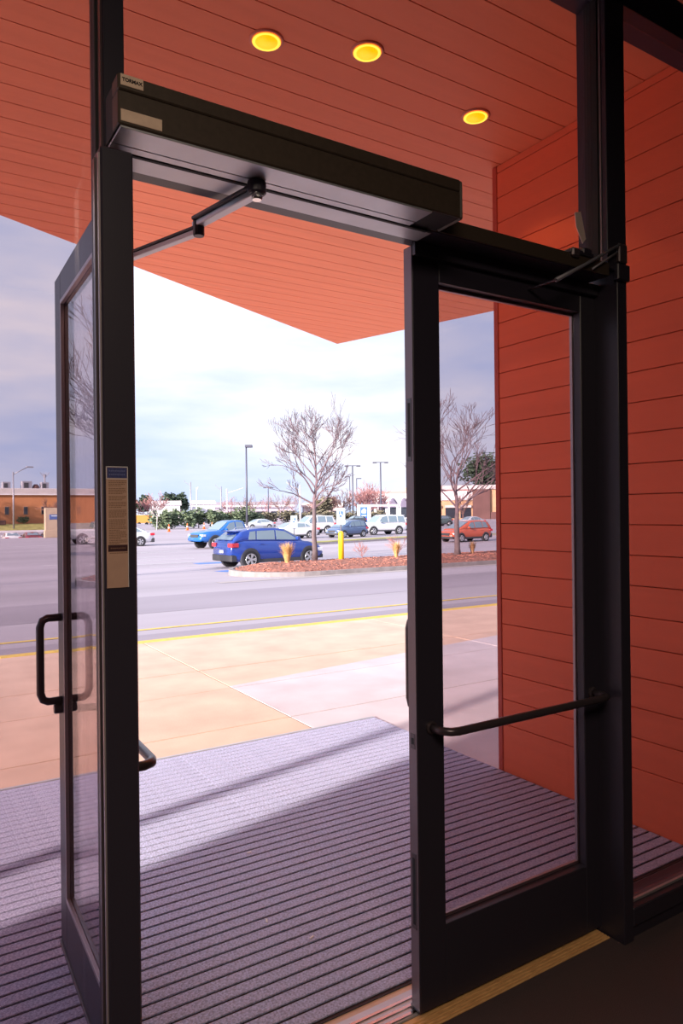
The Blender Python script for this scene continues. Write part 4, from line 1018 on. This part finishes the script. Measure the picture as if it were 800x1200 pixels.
# accessible parking signs and the yellow bollards
def wheelchair(parent, M, s):
    """the wheelchair user symbol, flat, local x right, z up"""
    mb = MB()
    def b(x0, x1, z0, z1): mb.box(x0 * s, x1 * s, -.003, 0, z0 * s, z1 * s)
    def disc(cx, cz, r0, r1, a0=0, a1=360, n=18):
        vs = []; fs = []
        for i in range(n + 1):
            a = R(a0 + (a1 - a0) * i / n)
            for r_ in (r0, r1): vs.append(((cx + r_ * math.cos(a)) * s, -.003, (cz + r_ * math.sin(a)) * s))
        for i in range(n): fs.append((2 * i, 2 * i + 1, 2 * i + 3, 2 * i + 2))
        mb.add(vs, fs)
    disc(-.12, .88, 0.0, .13); b(-.20, -.06, .25, .72); b(-.10, .22, .46, .57); b(-.10, .30, .20, .32)
    mb.add([(.20 * s, -.003, .30 * s), (.32 * s, -.003, .30 * s), (.48 * s, -.003, -.12 * s), (.36 * s, -.003, -.12 * s)], [(0, 1, 2, 3)])
    disc(-.05, .08, .30, .40, 110, 385)
    o = mb.build('wheelchair_symbol', SIGNW, parent, fix=False); o.matrix_local = M; return o
def bollard_sign(label, loc, rz, bollard=True, h=1.62):
    t = thing('parking_sign', label, 'sign', loc, rz)
    if bollard: MB().lathe([(.105, 0), (.105, .98), (.09, 1.04), (.05, 1.07)], 18).build('yellow_bollard', mat('bollard_yellow', (.95, .55, .02), .45), t, True)
    MB().tube([(0, .0, 0 if not bollard else 1.0), (0, .0, h + .28)], .028, 8).build('post', POLEB, t)
    pz = h - .30
    p_ = MB().box(-.16, .16, -.045, -.030, pz, pz + .62, .004).build('sign_plate', SIGNW, t)
    q = MB().box(-.085, .085, -.049, -.044, pz + .27, pz + .50).build('blue_square', SIGNB, p_)
    MB().box(-.11, .11, -.049, -.044, pz + .12, pz + .145).build('text_bar', mat('pale_teal', (.25, .50, .55), .6), p_)
    wheelchair(p_, Matrix.Translation((0, -.0495, pz + .31)), .17)
    return t
bollard_sign('yellow bollard carrying a white and blue wheelchair parking sign on the island', (14.22, 22.65, -.16), R(-30))
bollard_sign('white wheelchair parking sign behind the roof of the deep blue suv', (16.9, 31.3, tz(16.9, 31.3)), R(-28), False, 1.75)
bollard_sign('yellow bollard with parking sign, seen mirrored in the open door', (-4.75, 25.2, tz(-4.75, 25.2)), R(10))

# traffic cones
for k, (x, y_, lab) in enumerate(((30.4, 90.5, 'leftmost orange traffic cone before the hedge'), (34.9, 96, 'second orange traffic cone from the left before the hedge'), (39.3, 101, 'third orange traffic cone from the left before the hedge'), (42.0, 104.5, 'rightmost orange traffic cone, nearest the bright blue pickup'))):
    t = thing('traffic_cone', lab, 'cone', (x, y_, tz(x, y_)), 0, 'orange cones before the hedge')
    MB().box(-.22, .22, -.22, .22, 0, .05, .01).build('base', CONE, t)
    MB().lathe([(.17, .05), (.05, .95), (.03, .97)], 14).build('cone', CONE, t, True)
    MB().lathe([(.122, .42), (.098, .62)], 14, Matrix.Scale(1.03, 4)).build('white_collar', WHITEB, t)

# lamp posts and poles
def lamp_post(label, x, y_, h, r_, heads, m=POLEB, cat='lamp post', group=None):
    t = thing('lamp_post', label, cat, (x, y_, tz(x, y_)), R(-30), group)
    MB().tube([(0, 0, 0), (0, 0, h)], [r_ * 1.2, r_ * .8], 10).build('pole', m, t, True)
    MB().lathe([(r_ * 2.4, 0), (r_ * 2.4, .5), (r_ * 1.5, .6)], 12).build('footing', KERBC, t)
    for (dx, w) in heads:
        MB().box(dx - w / 2, dx + w / 2, -w * .35, w * .35, h - .35, h, .05).build('lamp_head', m, t)
    if len(heads) > 1: MB().tube([(heads[0][0], 0, h - .1), (heads[-1][0], 0, h - .1)], r_ * .5, 6).build('cross_arm', m, t)
    return t
lamp_post('tall dark lamp post with a box head left of the island tree', 41.25, 90, 11.7, .13, [(.35, 1.0)])
lamp_post('double headed lamp post rising right of the island tree above the white suv', 106.4, 150, 15.2, .22, [(-1.5, 1.0), (1.5, 1.0)])
lamp_post('double headed lamp post behind the right branches of the island tree', 97.8, 150, 14.1, .20, [(-1.5, 1.0), (1.5, 1.0)])
lamp_post('small single headed lamp post far back, left of a taller pair', 168, 260, 18, .22, [(-1.2, 2.0)])
lamp_post('small single headed lamp post far back beyond the reddish trees', 171.6, 260, 17.3, .22, [(1.0, 2.2)])
lamp_post('short double headed lamp post between the lamp and the island tree', 98, 198, 10.4, .16, [(-1.0, 1.0), (1.0, 1.0)])
sl = thing('street_lamp', 'grey street lamp with a curved arm before the brick building', 'street lamp', (13.1, 100.6, tz(13.1, 113) - 1.1), 0)
sl.location = (14.9, 113.4, tz(14.9, 113.4))
MB().tube([(0, 0, 0), (0, 0, 8.3)], [.14, .09], 10).build('pole', STEEL, sl, True)
MB().tube([(0, 0, 7.9), (1.0, 0, 8.5), (1.9, 0, 9.0)], .06, 8).build('arm', STEEL, sl, True)
MB().box(1.75, 2.75, -.18, .18, 8.95, 9.15, .05).build('lamp_head', STEEL, sl)
def upole(label, x, y_, h, ax, az, m):
    t = thing('utility_pole', label, 'pole', (x, y_, tz(x, y_)), R(-25))
    MB().tube([(0, 0, 0), (0, 0, h)], [.20, .14], 8).build('pole', m, t, True)
    MB().tube([(0, 0, h - .9), (ax * .6, 0, h - .3), (ax, 0, h + az)], .06, 6).build('arm', m, t)
    return t
upole('pale utility pole with an arm beyond the hedge', 63.9, 150, 7.9, 3.6, .2, PALE)
upole('thin pale pole with an arm just left of the island tree', 66.2, 120, 7.6, -2.6, .6, PALE)
upole('pale pole rising before the white houses', 60.5, 160, 8.6, .4, .1, PALE)
upole('pale grey street light pole above the middle of the hedge', 62, 168, 10.2, -1.6, .4, STEEL)
upole('pale grey street light pole above the right end of the hedge', 70, 168, 9.2, -1.5, .4, STEEL)
